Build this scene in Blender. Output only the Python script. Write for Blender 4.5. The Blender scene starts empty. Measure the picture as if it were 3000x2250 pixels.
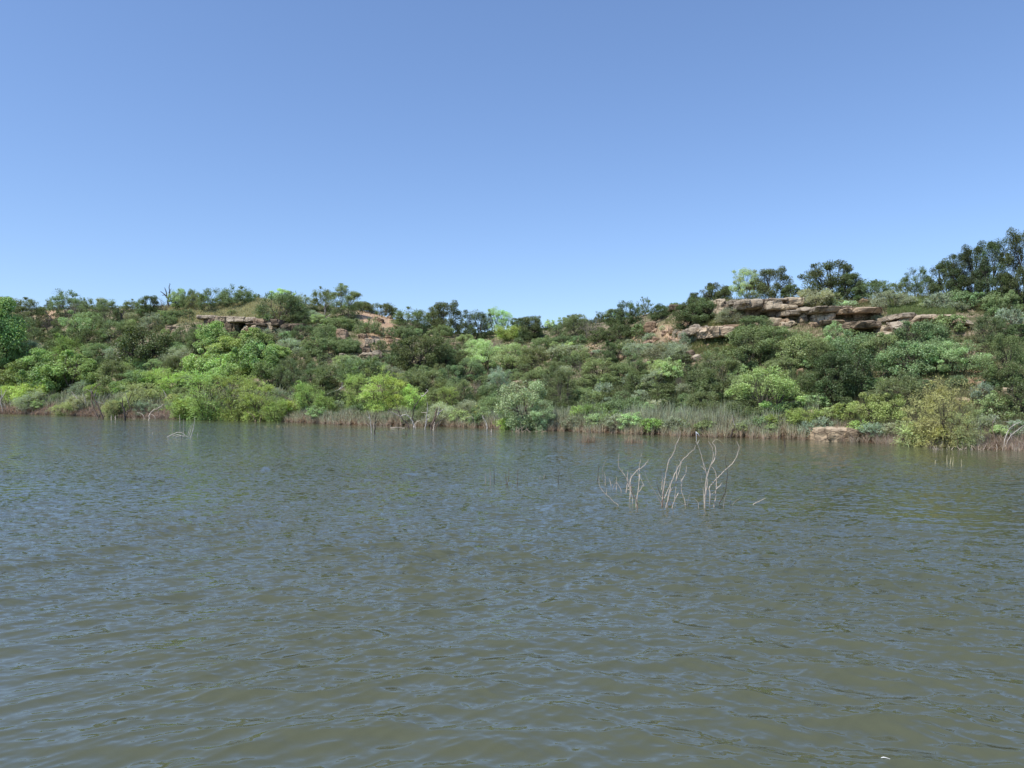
import bpy, math, random
import numpy as np
from mathutils import Vector, noise as mnoise

random.seed(7); RNG = np.random.default_rng(11)
SC = bpy.context.scene; COL = SC.collection

# ------------------------------------------------------------------ camera geometry
F = 2253.0      # focal length measured in pixels of the 3000 px wide photograph
EYE = 2.2       # eye height above the lake
HY = 1163.0     # horizon row
CX = 1500.0

def ray_x(u, Y): return (u - CX) / F * Y
def ray_z(y, Y): return EYE + (HY - y) / F * Y

CROPS = {'A': (0, 800, 3.318), 'B': (500, 800, 3.318), 'C': (1000, 800, 3.318), 'D': (1500, 800, 3.318),
         'E': (1950, 700, 2.676), 'F': (2450, 650, 2.371), 'G': (1350, 1200, 2.458), 'H': (1730, 1240, 6.383),
         'I': (1900, 1240, 6.381), 'K': (1040, 1140, 4.809), 'L': (2350, 1180, 3.403), 'N': (0, 1100, 3.687),
         'R': (1980, 820, 4.424), 'S': (2400, 820, 4.424), 'T': (560, 880, 3.456)}

# ------------------------------------------------------------------ terrain profile (by azimuth)
def table(pairs, sm=40):
    xs = np.arange(-2600, 5601, 10.0)
    v = np.interp(xs, [p[0] for p in pairs], [p[1] for p in pairs])
    k = int(sm / 10)
    if k > 0:
        w = np.exp(-0.5 * (np.arange(-3 * k, 3 * k + 1) / k) ** 2); w /= w.sum()
        v = np.convolve(np.pad(v, 3 * k, mode='edge'), w, mode='valid')
    return xs, v

shore_px = [(0, 1211), (331, 1222), (600, 1228), (800, 1234), (1000, 1244), (1300, 1249), (1600, 1261), (1860, 1271),
            (2000, 1276), (2140, 1281), (2330, 1285), (2500, 1294), (2700, 1306), (3000, 1321)]
T_S = table([(-2600, 190), (-1200, 140), (-400, 115)] + [(u, F * EYE / (y - HY)) for u, y in shore_px] +
            [(3400, 28), (4200, 23), (5600, 16)], 30)
T_R = table([(-2600, 260), (-400, 160), (0, 150), (300, 130), (600, 114), (900, 107), (1200, 106), (1450, 106), (1700, 92),
             (2000, 73), (2100, 66), (2300, 60), (2500, 57), (3000, 53), (3600, 50), (5600, 45)], 60)
T_Y = table([(-2600, 1000), (-400, 940), (0, 915), (130, 908), (250, 905), (300, 898), (400, 905), (480, 898), (550, 892),
             (620, 892), (700, 880), (740, 876), (800, 878), (850, 888), (960, 898), (1040, 906), (1090, 914), (1150, 934), (1200, 946), (1300, 975),
             (1400, 985), (1480, 975), (1600, 966), (1700, 952), (1800, 938), (1900, 918), (2000, 898), (2060, 888),
             (2100, 880), (2200, 876), (2330, 876), (2420, 878), (2500, 880), (2600, 876), (2700, 868), (2800, 862),
             (2900, 860), (3000, 855), (3600, 850), (5600, 900)], 14)

def fbm(X, Y):
    return (np.sin(X * .31 + 1.3) * np.cos(Y * .27 + .5) * .5 + np.sin(X * .73 + Y * .41) * .25 +
            np.sin(X * 1.7 - Y * 1.1 + 2.) * .12 + np.sin(X * 2.9 + Y * 2.3 + .7) * .06 + np.sin(X * .11 - Y * .19) * .5)

def H(u, Y):
    u = np.asarray(u, float); Y = np.asarray(Y, float)
    Ds = np.interp(u, *T_S); Dr = np.interp(u, *T_R); yr = np.interp(u, *T_Y)
    Zr = EYE + (HY - yr) / F * Dr
    t = (Y - Ds) / (Dr - Ds)
    tc = np.clip(t, 0, 1)
    g = .55 * tc + .45 * (3 * tc ** 2 - 2 * tc ** 3)
    d = Y - Ds
    Z = Zr * g + .22 * (1 - np.exp(-np.clip(d, 0, None) / .4)) * (1 - tc)
    Z = np.where(t < 0, np.maximum(.3 * d, -1.8), Z)
    s = np.clip((Y - Dr) / 80, 0, 1)
    Z = np.where(t > 1, Zr * (1 - .35 * s * s * (3 - 2 * s)), Z)
    X = (u - CX) / F * Y
    return Z + fbm(X, Y) * .35 * np.clip(tc * 4, 0, 1) * np.clip((1 - tc) * 3 + .15, 0, 1)

def hit(u, y):
    """distance at which the sight line through (u, y) meets the water or the hillside"""
    Ds = float(np.interp(u, *T_S)); Dr = float(np.interp(u, *T_R))
    if y > HY + 5:
        Yw = F * EYE / (y - HY)
        if Yw < Ds: return Yw, 0.0
    Ys = np.linspace(Ds, Dr, 500); Z = H(np.full_like(Ys, u), Ys)
    yp = HY - F * (Z - EYE) / Ys
    k = np.nonzero(yp <= y)[0]
    i = int(k[0]) if len(k) else len(Ys) - 1
    return float(Ys[i]), float(Z[i])

# ------------------------------------------------------------------ helpers
def mesh_np(name, V, Q, mats=(), smooth=False, tris=False):
    """mesh from an (n,3) vertex array and an (m,4) or (m,3) face array"""
    V = np.ascontiguousarray(V, dtype=np.float32); Q = np.ascontiguousarray(Q, dtype=np.int32)
    me = bpy.data.meshes.new(name)
    n = Q.shape[1]
    me.vertices.add(len(V)); me.vertices.foreach_set('co', V.ravel())
    me.loops.add(Q.size); me.loops.foreach_set('vertex_index', Q.ravel())
    me.polygons.add(len(Q)); me.polygons.foreach_set('loop_start', np.arange(0, Q.size, n, dtype=np.int32))
    if smooth: me.polygons.foreach_set('use_smooth', np.ones(len(Q), dtype=bool))
    else: me.polygons.foreach_set('use_smooth', np.zeros(len(Q), dtype=bool))
    me.update(calc_edges=True)
    for m in mats: me.materials.append(m)
    return me

def add_attr(me, name, arr, domain='POINT', kind='FLOAT'):
    a = me.attributes.new(name, kind, domain)
    if kind == 'FLOAT': a.data.foreach_set('value', np.ascontiguousarray(arr, dtype=np.float32).ravel())
    else:
        c = np.ones((len(arr), 4), dtype=np.float32); c[:, :3] = arr
        a.data.foreach_set('color', c.ravel())

def link(name, data, parent=None, loc=None):
    o = bpy.data.objects.new(name, data); COL.objects.link(o)
    if parent: o.parent = parent
    if loc is not None: o.location = loc
    return o

def tag(o, label=None, cat=None, group=None, kind=None):
    if label: o['label'] = label
    if cat: o['category'] = cat
    if group: o['group'] = group
    if kind: o['kind'] = kind
    return o

class Tubes:
    """collects tapering tubes along poly-lines"""
    def __init__(s): s.V = []; s.Q = []; s.n = 0
    def add(s, pts, r0, r1, k=5):
        P = np.asarray(pts, float); m = len(P)
        R = np.linspace(r0, r1, m) if np.isscalar(r0) else np.asarray(r0)
        T = np.gradient(P, axis=0); T /= np.linalg.norm(T, axis=1)[:, None] + 1e-9
        ref = np.array([0.3, 1.0, 0.1]); ref /= np.linalg.norm(ref)
        A = np.cross(T, ref); A /= np.linalg.norm(A, axis=1)[:, None] + 1e-9
        B = np.cross(T, A)
        an = np.arange(k) / k * 2 * np.pi
        ring = P[:, None, :] + R[:, None, None] * (np.cos(an)[None, :, None] * A[:, None, :] + np.sin(an)[None, :, None] * B[:, None, :])
        s.V.append(ring.reshape(-1, 3))
        i = np.arange(m - 1)[:, None] * k; j = np.arange(k)[None, :]; j2 = (j + 1) % k
        q = np.stack([i + j, i + j2, i + k + j2, i + k + j], -1).reshape(-1, 4) + s.n
        s.Q.append(q); s.n += m * k
        # close the ends with fans (quads with a doubled corner are avoided: add a tip ring point)
        return s
    def mesh(s, name, mat, smooth=True):
        return mesh_np(name, np.concatenate(s.V), np.concatenate(s.Q), [mat], smooth)

def catmull(pts, n=4):
    P = np.asarray(pts, float)
    if len(P) < 3: return np.array([P[0] + (P[-1] - P[0]) * t for t in np.linspace(0, 1, 4)])
    Pe = np.vstack([2 * P[0] - P[1], P, 2 * P[-1] - P[-2]]); out = []
    for i in range(1, len(Pe) - 2):
        p0, p1, p2, p3 = Pe[i - 1], Pe[i], Pe[i + 1], Pe[i + 2]
        for t in np.arange(n) / n:
            out.append(.5 * ((2 * p1) + (-p0 + p2) * t + (2 * p0 - 5 * p1 + 4 * p2 - p3) * t * t + (-p0 + 3 * p1 - 3 * p2 + p3) * t ** 3))
    out.append(Pe[-2]); return np.array(out)

# ------------------------------------------------------------------ materials
def newmat(name):
    m = bpy.data.materials.new(name); m.use_nodes = True
    nt = m.node_tree; nt.nodes.clear(); return m, nt
def N(nt, typ, **kw):
    n = nt.nodes.new(typ)
    for k, v in kw.items(): setattr(n, k, v)
    return n
def mixc(nt, a, b, fac, typ='MIX'):
    n = N(nt, 'ShaderNodeMix', data_type='RGBA', blend_type=typ)
    for s, v in ((n.inputs[0], fac), (n.inputs[6], a), (n.inputs[7], b)):
        if isinstance(v, bpy.types.NodeSocket): nt.links.new(v, s)
        elif isinstance(v, (int, float)): s.default_value = v
        else: s.default_value = (*v, 1)
    return n.outputs[2]
def maprange(nt, v, a, b, c=0., d=1.):
    n = N(nt, 'ShaderNodeMapRange'); nt.links.new(v, n.inputs[0])
    for i, x in enumerate((a, b, c, d)): n.inputs[i + 1].default_value = x
    return n.outputs[0]
def noisetex(nt, scale, detail=6, rough=.6, vec=None, out='Fac'):
    n = N(nt, 'ShaderNodeTexNoise'); n.inputs['Scale'].default_value = scale
    n.inputs['Detail'].default_value = detail; n.inputs['Roughness'].default_value = rough
    if vec is not None: nt.links.new(vec, n.inputs['Vector'])
    return n.outputs[out]

def mat_foliage():
    m, nt = newmat('foliage'); L = nt.links.new
    oi = N(nt, 'ShaderNodeObjectInfo'); at = N(nt, 'ShaderNodeAttribute', attribute_name='tone')
    hsv = N(nt, 'ShaderNodeHueSaturation')
    L(oi.outputs['Color'], hsv.inputs['Color'])
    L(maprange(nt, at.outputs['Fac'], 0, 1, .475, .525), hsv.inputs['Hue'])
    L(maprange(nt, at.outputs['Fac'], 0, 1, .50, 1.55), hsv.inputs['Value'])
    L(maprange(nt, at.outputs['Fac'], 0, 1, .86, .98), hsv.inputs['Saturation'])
    d = N(nt, 'ShaderNodeBsdfDiffuse'); t = N(nt, 'ShaderNodeBsdfTranslucent')
    L(hsv.outputs[0], d.inputs[0])
    L(mixc(nt, hsv.outputs[0], (1.25, 1.2, .55), 1.0, 'MULTIPLY'), t.inputs[0])
    mx = N(nt, 'ShaderNodeMixShader'); mx.inputs[0].default_value = .27
    L(d.outputs[0], mx.inputs[1]); L(t.outputs[0], mx.inputs[2])
    g = N(nt, 'ShaderNodeBsdfGlossy'); g.inputs['Roughness'].default_value = .45; g.inputs[0].default_value = (.9, .95, 1, 1)
    mx2 = N(nt, 'ShaderNodeMixShader'); mx2.inputs[0].default_value = .02
    L(mx.outputs[0], mx2.inputs[1]); L(g.outputs[0], mx2.inputs[2])
    o = N(nt, 'ShaderNodeOutputMaterial'); L(mx2.outputs[0], o.inputs[0]); return m

def mat_attr(name='blades'):
    m, nt = newmat(name); L = nt.links.new
    at = N(nt, 'ShaderNodeAttribute', attribute_name='tint')
    d = N(nt, 'ShaderNodeBsdfDiffuse'); t = N(nt, 'ShaderNodeBsdfTranslucent')
    L(at.outputs['Color'], d.inputs[0]); L(at.outputs['Color'], t.inputs[0])
    mx = N(nt, 'ShaderNodeMixShader'); mx.inputs[0].default_value = .42
    L(d.outputs[0], mx.inputs[1]); L(t.outputs[0], mx.inputs[2])
    o = N(nt, 'ShaderNodeOutputMaterial'); L(mx.outputs[0], o.inputs[0]); return m

def mat_bark():
    m, nt = newmat('bark'); L = nt.links.new
    oi = N(nt, 'ShaderNodeObjectInfo'); tc = N(nt, 'ShaderNodeTexCoord')
    f = noisetex(nt, 9, 5, .7, tc.outputs['Object'])
    b = N(nt, 'ShaderNodeBsdfPrincipled'); b.inputs['Roughness'].default_value = .85
    v = maprange(nt, f, .3, .7, .6, 1.25)
    cc = N(nt, 'ShaderNodeCombineColor')
    for i in range(3): L(v, cc.inputs[i])
    L(mixc(nt, oi.outputs['Color'], cc.outputs[0], 1.0, 'MULTIPLY'), b.inputs['Base Color'])
    o = N(nt, 'ShaderNodeOutputMaterial'); L(b.outputs[0], o.inputs[0]); return m

def mat_rock():
    m, nt = newmat('sandstone'); L = nt.links.new
    oi = N(nt, 'ShaderNodeObjectInfo'); ge = N(nt, 'ShaderNodeNewGeometry')
    mp = N(nt, 'ShaderNodeMapping'); mp.inputs['Scale'].default_value = (1, 1, 4.5); L(ge.outputs['Position'], mp.inputs[0])
    n1 = noisetex(nt, .55, 8, .65, ge.outputs['Position']); n2 = noisetex(nt, 1.3, 8, .7, mp.outputs[0]); n3 = noisetex(nt, 7, 6, .7, ge.outputs['Position'])
    c = mixc(nt, (.44, .37, .275), (.235, .19, .145), maprange(nt, n2, .42, .62))
    c = mixc(nt, c, (.52, .455, .35), maprange(nt, n1, .5, .66, 0, .75))
    c = mixc(nt, c, (.11, .09, .075), maprange(nt, n3, .52, .66, 0, .7))
    vn = noisetex(nt, 1.1, 4, .6, ge.outputs['Position'], 'Color'); vm = mixc(nt, ge.outputs['Position'], vn, .35, 'ADD')
    vo = N(nt, 'ShaderNodeTexVoronoi', feature='DISTANCE_TO_EDGE'); vo.inputs['Scale'].default_value = .75; vp = N(nt, 'ShaderNodeMapping'); vp.inputs['Scale'].default_value = (1, 1, 1.7)
    L(vm, vp.inputs[0]); L(vp.outputs[0], vo.inputs['Vector'])
    joint = maprange(nt, vo.outputs['Distance'], .0, .05, .85, 0)
    c = mixc(nt, c, (.06, .045, .035), joint)
    # weathered grey-brown crust on what faces the sky
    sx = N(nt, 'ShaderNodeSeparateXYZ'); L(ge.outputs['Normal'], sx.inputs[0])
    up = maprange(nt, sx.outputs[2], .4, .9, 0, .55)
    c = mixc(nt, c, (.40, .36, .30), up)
    c = mixc(nt, c, oi.outputs['Color'], 1.0, 'MULTIPLY')
    b = N(nt, 'ShaderNodeBsdfPrincipled'); b.inputs['Roughness'].default_value = .9; L(c, b.inputs['Base Color'])
    b.inputs['Specular IOR Level'].default_value = .2
    bp = N(nt, 'ShaderNodeBump'); bp.inputs['Strength'].default_value = .9; bp.inputs['Distance'].default_value = .18
    L(n2, bp.inputs['Height']); bp2 = N(nt, 'ShaderNodeBump'); bp2.inputs['Strength'].default_value = .7; bp2.inputs['Distance'].default_value = .05
    L(n3, bp2.inputs['Height']); L(bp.outputs[0], bp2.inputs['Normal']); L(bp2.outputs[0], b.inputs['Normal'])
    o = N(nt, 'ShaderNodeOutputMaterial'); L(b.outputs[0], o.inputs[0]); return m

def mat_ground():
    m, nt = newmat('hillside_soil'); L = nt.links.new
    ge = N(nt, 'ShaderNodeNewGeometry')
    n1 = noisetex(nt, .12, 6, .6, ge.outputs['Position']); n2 = noisetex(nt, .9, 8, .7, ge.outputs['Position']); n3 = noisetex(nt, 6, 6, .7, ge.outputs['Position'])
    c = mixc(nt, (.27, .205, .145), (.36, .29, .205), maprange(nt, n2, .4, .62))
    c = mixc(nt, c, (.42, .26, .13), maprange(nt, n1, .55, .7, 0, .6))
    c = mixc(nt, c, (.12, .13, .06), maprange(nt, n2, .60, .48, 0, .9))
    c = mixc(nt, c, (.11, .085, .06), maprange(nt, n3, .55, .7, 0, .7))
    ab = N(nt, 'ShaderNodeAttribute', attribute_name='bank')
    pale = mixc(nt, (.50, .35, .21), (.42, .26, .17), maprange(nt, n2, .42, .58)); pale = mixc(nt, pale, (.60, .48, .34), maprange(nt, n3, .5, .62, 0, .8))
    c = mixc(nt, c, pale, maprange(nt, ab.outputs['Fac'], .15, .7))
    sx = N(nt, 'ShaderNodeSeparateXYZ'); L(ge.outputs['Position'], sx.inputs[0])
    c = mixc(nt, (.10, .065, .04), c, maprange(nt, sx.outputs[2], .05, .5))
    b = N(nt, 'ShaderNodeBsdfPrincipled'); b.inputs['Roughness'].default_value = .95; L(c, b.inputs['Base Color'])
    b.inputs['Specular IOR Level'].default_value = .1
    bp = N(nt, 'ShaderNodeBump'); bp.inputs['Strength'].default_value = 1; bp.inputs['Distance'].default_value = .25; L(n2, bp.inputs['Height'])
    bp2 = N(nt, 'ShaderNodeBump'); bp2.inputs['Strength'].default_value = .8; bp2.inputs['Distance'].default_value = .08; L(n3, bp2.inputs['Height'])
    L(bp.outputs[0], bp2.inputs['Normal']); L(bp2.outputs[0], b.inputs['Normal'])
    o = N(nt, 'ShaderNodeOutputMaterial'); L(b.outputs[0], o.inputs[0]); return m

def mat_water():
    m, nt = newmat('lake_water'); L = nt.links.new
    ge = N(nt, 'ShaderNodeNewGeometry'); at = N(nt, 'ShaderNodeAttribute', attribute_name='calm')
    b = N(nt, 'ShaderNodeBsdfPrincipled')
    big = noisetex(nt, .06, 3, .5, ge.outputs['Position'])
    L(mixc(nt, WATER_A, WATER_B, maprange(nt, big, .4, .6)), b.inputs['Base Color'])
    b.inputs['Roughness'].default_value = .08; b.inputs['IOR'].default_value = 1.50
    # wind ripples: slopes added straight to the surface normal
    def slope(rot, sc, scale, detail):
        mp = N(nt, 'ShaderNodeMapping'); mp.inputs['Rotation'].default_value = (0, 0, math.radians(rot)); mp.inputs['Scale'].default_value = sc
        L(ge.outputs['Position'], mp.inputs[0]); col = noisetex(nt, scale, detail, .55, mp.outputs[0], 'Color')
        s = N(nt, 'ShaderNodeVectorMath', operation='SUBTRACT'); L(col, s.inputs[0]); s.inputs[1].default_value = (.5, .5, .5)
        m2 = N(nt, 'ShaderNodeVectorMath', operation='MULTIPLY'); L(s.outputs[0], m2.inputs[0]); m2.inputs[1].default_value = (.7, 1.15, 0)
        return m2.outputs[0]
    def scaled(v, fac):
        s = N(nt, 'ShaderNodeVectorMath', operation='SCALE'); L(v, s.inputs[0])
        if isinstance(fac, float): s.inputs['Scale'].default_value = fac
        else: L(fac, s.inputs['Scale'])
        return s.outputs[0]
    def add(u, v):
        s = N(nt, 'ShaderNodeVectorMath', operation='ADD'); L(u, s.inputs[0]); L(v, s.inputs[1]); return s.outputs[0]
    at2 = N(nt, 'ShaderNodeAttribute', attribute_name='ripple')
    v = add(ge.outputs['Normal'], scaled(scaled(slope(-35, (.7, 1.5, 1), 9.0, 3), at2.outputs['Fac']), 10.0))
    v = add(v, scaled(scaled(slope(30, (.7, 1.4, 1), 9.0, 4), at.outputs['Fac']), RIP))
    nn = N(nt, 'ShaderNodeVectorMath', operation='NORMALIZE'); L(v, nn.inputs[0]); L(nn.outputs[0], b.inputs['Normal'])
    o = N(nt, 'ShaderNodeOutputMaterial'); L(b.outputs[0], o.inputs[0]); return m

RIP = .60
WATER_A = (.086, .091, .049); WATER_B = (.074, .083, .050)
M_FOL = mat_foliage(); M_BLADE = mat_attr(); M_BARK = mat_bark(); M_ROCK = mat_rock(); M_GROUND = mat_ground(); M_WATER = mat_water()

# ------------------------------------------------------------------ world, sun, camera
SUN_DIR = Vector((-.55, -.42, 1.1)).normalized()
EL = math.asin(SUN_DIR.z); AZ = math.atan2(SUN_DIR.x, SUN_DIR.y)
w = bpy.data.worlds.new('World'); SC.world = w; w.use_nodes = True
nt = w.node_tree; nt.nodes.clear()
sky = N(nt, 'ShaderNodeTexSky', sky_type='NISHITA'); sky.sun_disc = False; sky.sun_elevation = EL; sky.sun_rotation = AZ
sky.altitude = 400; sky.air_density = 1.0; sky.dust_density = .35; sky.ozone_density = 1.6
bg = N(nt, 'ShaderNodeBackground'); bg.inputs[1].default_value = .15
gm = N(nt, 'ShaderNodeGamma'); gm.inputs[1].default_value = .86
nt.links.new(sky.outputs[0], gm.inputs[0])
nt.links.new(mixc(nt, gm.outputs[0], (1.05, 1.22, 1.52), 1.0, 'MULTIPLY'), bg.inputs[0])
wo = N(nt, 'ShaderNodeOutputWorld'); nt.links.new(bg.outputs[0], wo.inputs[0])
sl = bpy.data.lights.new('sun', 'SUN'); sl.energy = 4.9; sl.angle = math.radians(.53); sl.color = (1, .955, .88)
so = link('sun', sl); so.rotation_euler = SUN_DIR.to_track_quat('Z', 'Y').to_euler(); so.location = (0, 0, 60)
cam = bpy.data.cameras.new('camera'); co = link('camera', cam); co.location = (0, 0, EYE); co.rotation_euler = (math.radians(90), 0, 0)
cam.sensor_width = 36; cam.lens = 36 * F / 3000; cam.shift_y = (HY - 1125) / 3000; cam.clip_start = .05; cam.clip_end = 20000
SC.camera = co
SC.view_settings.view_transform = 'Standard'; SC.view_settings.look = 'None'; SC.view_settings.exposure = 0
SC.cycles.max_bounces = 6; SC.cycles.diffuse_bounces = 3; SC.cycles.glossy_bounces = 3; SC.cycles.transmission_bounces = 3
SC.cycles.use_denoising = True; SC.cycles.denoiser = 'OPENIMAGEDENOISE'
SC.cycles.sample_clamp_direct = 2.5; SC.cycles.sample_clamp_indirect = 3

# ------------------------------------------------------------------ ground sheet
us = np.concatenate([np.arange(-2500, -200, 60), np.arange(-200, 3200, 8), np.arange(3200, 5560, 60)]).astype(float)
ts = np.concatenate([[-40], np.linspace(-.25, 1.05, 190), [1.15, 1.3, 1.6, 2, 3, 5, 9, 18, 40]])
Ds = np.interp(us, *T_S); Dr = np.interp(us, *T_R)
U2, TT = np.meshgrid(us, ts)
YY = Ds + TT * (Dr - Ds)
YY = np.where(TT < -1, 2.0, YY); YY = np.maximum(YY, 2.0)
ZZ = H(U2, YY); XX = (U2 - CX) / F * YY
nr, nc = XX.shape
ii = np.arange(nr - 1)[:, None] * nc + np.arange(nc - 1)[None, :]
Q = np.stack([ii, ii + 1, ii + nc + 1, ii + nc], -1).reshape(-1, 4)
V = np.stack([XX, YY, ZZ], -1).reshape(-1, 3)
hm_ = mesh_np('hillside', V, Q, [M_GROUND], True)
YP = HY - F * (ZZ - EYE) / YY
def patch(u0, y0, su, sy, k=0.0): return np.exp(-((U2 - u0 - k * (YP - y0)) / su) ** 2 - ((YP - y0) / sy) ** 2)
bank = np.clip(1.6 * patch(1105, 940, 42, 45, .45) + 1.4 * patch(1150, 1005, 16, 16) + 1.0 * patch(1985, 975, 60, 35) + patch(2070, 935, 40, 40) + .8 * patch(140, 915, 40, 25) + .9 * patch(1085, 985, 30, 25) + .7 * patch(2860, 1120, 30, 60) + .6 * patch(1720, 1020, 40, 16), 0, 1) * (TT <= 1.1)
add_attr(hm_, 'bank', bank.ravel())
tag(link('hillside', hm_), kind='structure')

# ------------------------------------------------------------------ lake surface
def build_water():
    ys = np.concatenate([np.arange(2500, 1205, -1.7), np.arange(1205, 1188, -1.0)])
    Yr = F * EYE / (ys - HY)
    uc = np.linspace(-260, 3260, 1150)
    U, Y = np.meshgrid(uc, Yr); X = (U - CX) / F * Y
    dY = np.abs(np.gradient(Yr))[:, None]; dX = (uc[1] - uc[0]) / F * Yr[:, None]
    rng = np.random.default_rng(5)
    Z = np.zeros_like(X); LOST = np.zeros_like(X); DX = np.zeros_like(X); DY = np.zeros_like(X)
    sd = 1 / (1 + np.exp(-(X / (Y + 2) - .02) * 9)); WR = .35 + .95 * sd; WL = 1.25 - .85 * sd
    lam = np.exp(rng.uniform(math.log(.08), math.log(1.05), 135))
    for L_ in lam:
        k = 2 * math.pi / L_
        main = rng.choice([-56, -124, -90], p=[.4, .42, .18])     # two crossing wave trains, each stronger on its own side of the lake
        th = math.radians(main + rng.normal() * 12)
        wgt = WL if main == -56 else WR if main == -124 else 1.0
        kx, ky = k * math.cos(th), k * math.sin(th)
        slope = .0275 * (L_ / .5) ** -.05 * rng.uniform(.5, 1.3)
        a = slope / k
        att = np.exp(-.5 * ((ky * dY) ** 2 + (kx * dX) ** 2) * .6)
        LOST += (slope * wgt) ** 2 / 2 * (1 - att ** 2)
        ph = kx * X + ky * Y + rng.uniform(0, 6.28)
        s = np.sin(ph); c = np.cos(ph)
        a = a * wgt
        Z += a * att * s; DX += a * att * c * math.cos(th) * 1.25; DY += a * att * c * math.sin(th) * 1.25
    gust = .95 + .42 * np.sin(X * .21 + Y * .33 + 1) * np.sin(X * .13 - Y * .17) + .28 * np.sin(X * .9 + Y * .5) * np.sin(Y * .8 - X * .3 + 2)
    dsh = np.interp(U, *T_S) - Y
    lee = .30 + .70 / (1 + np.exp(-(dsh - 7) / 2.2))
    side = np.clip(np.minimum(U + 260, 3260 - U) / 60, 0, 1) * np.clip((2500 - (HY + F * EYE / Y)) / 60, 0, 1)
    A = gust * lee * side
    V = np.stack([X + DX * A, Y + DY * A, Z * A], -1)
    nr, nc = X.shape
    ii = np.arange(nr - 1)[:, None] * nc + np.arange(nc - 1)[None, :]
    Q = np.stack([ii, ii + 1, ii + nc + 1, ii + nc], -1).reshape(-1, 4)
    n0 = nr * nc
    a, b, c, d = V[0, 0], V[0, -1], V[-1, -1], V[-1, 0]
    B = 3000.
    ext = np.array([[-B, a[1], 0], [-B, d[1], 0], [B, b[1], 0], [B, c[1], 0], [-B, -B, 0], [a[0], -B, 0], [b[0], -B, 0], [B, -B, 0],
                    [-B, B, 0], [d[0], B, 0], [c[0], B, 0], [B, B, 0]])
    i0, i1, i2, i3 = 0, nc - 1, nr * nc - 1, (nr - 1) * nc
    e = n0 + np.arange(12)
    QE = np.array([[e[0], i0, i3, e[1]], [i1, e[2], e[3], i2], [e[4], e[5], i0, e[0]], [e[5], e[6], i1, i0], [e[6], e[7], e[2], i1],
                   [e[1], i3, e[9], e[8]], [i3, i2, e[10], e[9]], [i2, e[3], e[11], e[10]]])
    me = mesh_np('water', np.concatenate([V.reshape(-1, 3), ext]), np.concatenate([Q, QE]), [M_WATER], True)
    add_attr(me, 'calm', np.concatenate([(np.clip(gust, .5, 1.4) * (.25 + .75 / (1 + np.exp(-(dsh - 7) / 2.2))) * .8).ravel(), np.full(12, .7)]))
    add_attr(me, 'ripple', np.concatenate([(np.sqrt(LOST) * gust * lee).ravel(), np.full(12, .15)]))
    tag(link('water', me), kind='structure')
build_water()
# ------------------------------------------------------------------ plants
# style: envelope, number of clumps, leaves, leaf length/width, how far leaves line up with their sprig, droop
ST = {
 'O': dict(env='dome', nc=64, r=.105, ll=1.0, lw=.70, al=.15, up=.35, dr=0, op=.0),
 'J': dict(env='dome', nc=60, r=.095, ll=1.5, lw=.42, al=.8, up=.9, dr=0, op=.0),
 'C': dict(env='lobes', nc=70, r=.105, ll=1.15, lw=.95, al=.1, up=.3, dr=0, op=.05),
 'W': dict(env='fan', nc=64, r=.12, ll=1.7, lw=.40, al=.8, up=.7, dr=.5, op=.05),
 'M': dict(env='umbrella', nc=44, r=.10, ll=1.2, lw=.42, al=.45, up=.35, dr=.25, op=.25),
 'S': dict(env='dome', nc=46, r=.11, ll=1.5, lw=.40, al=.75, up=.9, dr=0, op=.1),
 'T': dict(env='fan', nc=60, r=.13, ll=1.6, lw=.34, al=.85, up=.55, dr=.8, op=.1),
 'G': dict(env='dome', nc=66, r=.10, ll=1.15, lw=.55, al=.4, up=.5, dr=0, op=.05),
 'P': dict(env='fan', nc=60, r=.11, ll=1.3, lw=.60, al=.3, up=.5, dr=.1, op=.1),
}
def unit(v): return v / (np.linalg.norm(v, axis=-1, keepdims=True) + 1e-9)

def env_point(env, rng, lobes):
    while True:
        d = unit(rng.normal(size=3)); d[2] = abs(d[2]) * 1.0 if rng.random() < .82 else d[2]
        sh = rng.uniform(.25, 1) ** .45
        if env == 'dome':
            z = rng.uniform(.05, .92)
            Rr = .45 * math.sqrt(max(.03, 1 - ((z - .38) / .60) ** 2))
            a = rng.uniform(0, 6.283); q = rng.uniform(.3, 1) ** .5
            p = np.array([math.cos(a) * Rr * q, math.sin(a) * Rr * q, z]); break
        elif env == 'lobes':
            c, r = lobes[rng.integers(len(lobes))]
            p = c + d * r * sh
            if p[2] > .04: break
        elif env == 'fan':
            z = rng.uniform(.06, .94)
            R = .44 * math.sqrt(max(0.02, 1 - ((z - .55) / .52) ** 2)) * (.55 + .45 * min(1, z / .5))
            a = rng.uniform(0, 6.283); q = rng.uniform(.2, 1) ** .5
            p = np.array([math.cos(a) * R * q, math.sin(a) * R * q, z]); break
        else:
            z = rng.uniform(.20, .93)
            R = .45 * math.sqrt(max(.03, 1 - ((z - .52) / .46) ** 2))
            a = rng.uniform(0, 6.283); q = rng.uniform(.15, 1) ** .5
            p = np.array([math.cos(a) * R * q, math.sin(a) * R * q, z]); break
    return p

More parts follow.
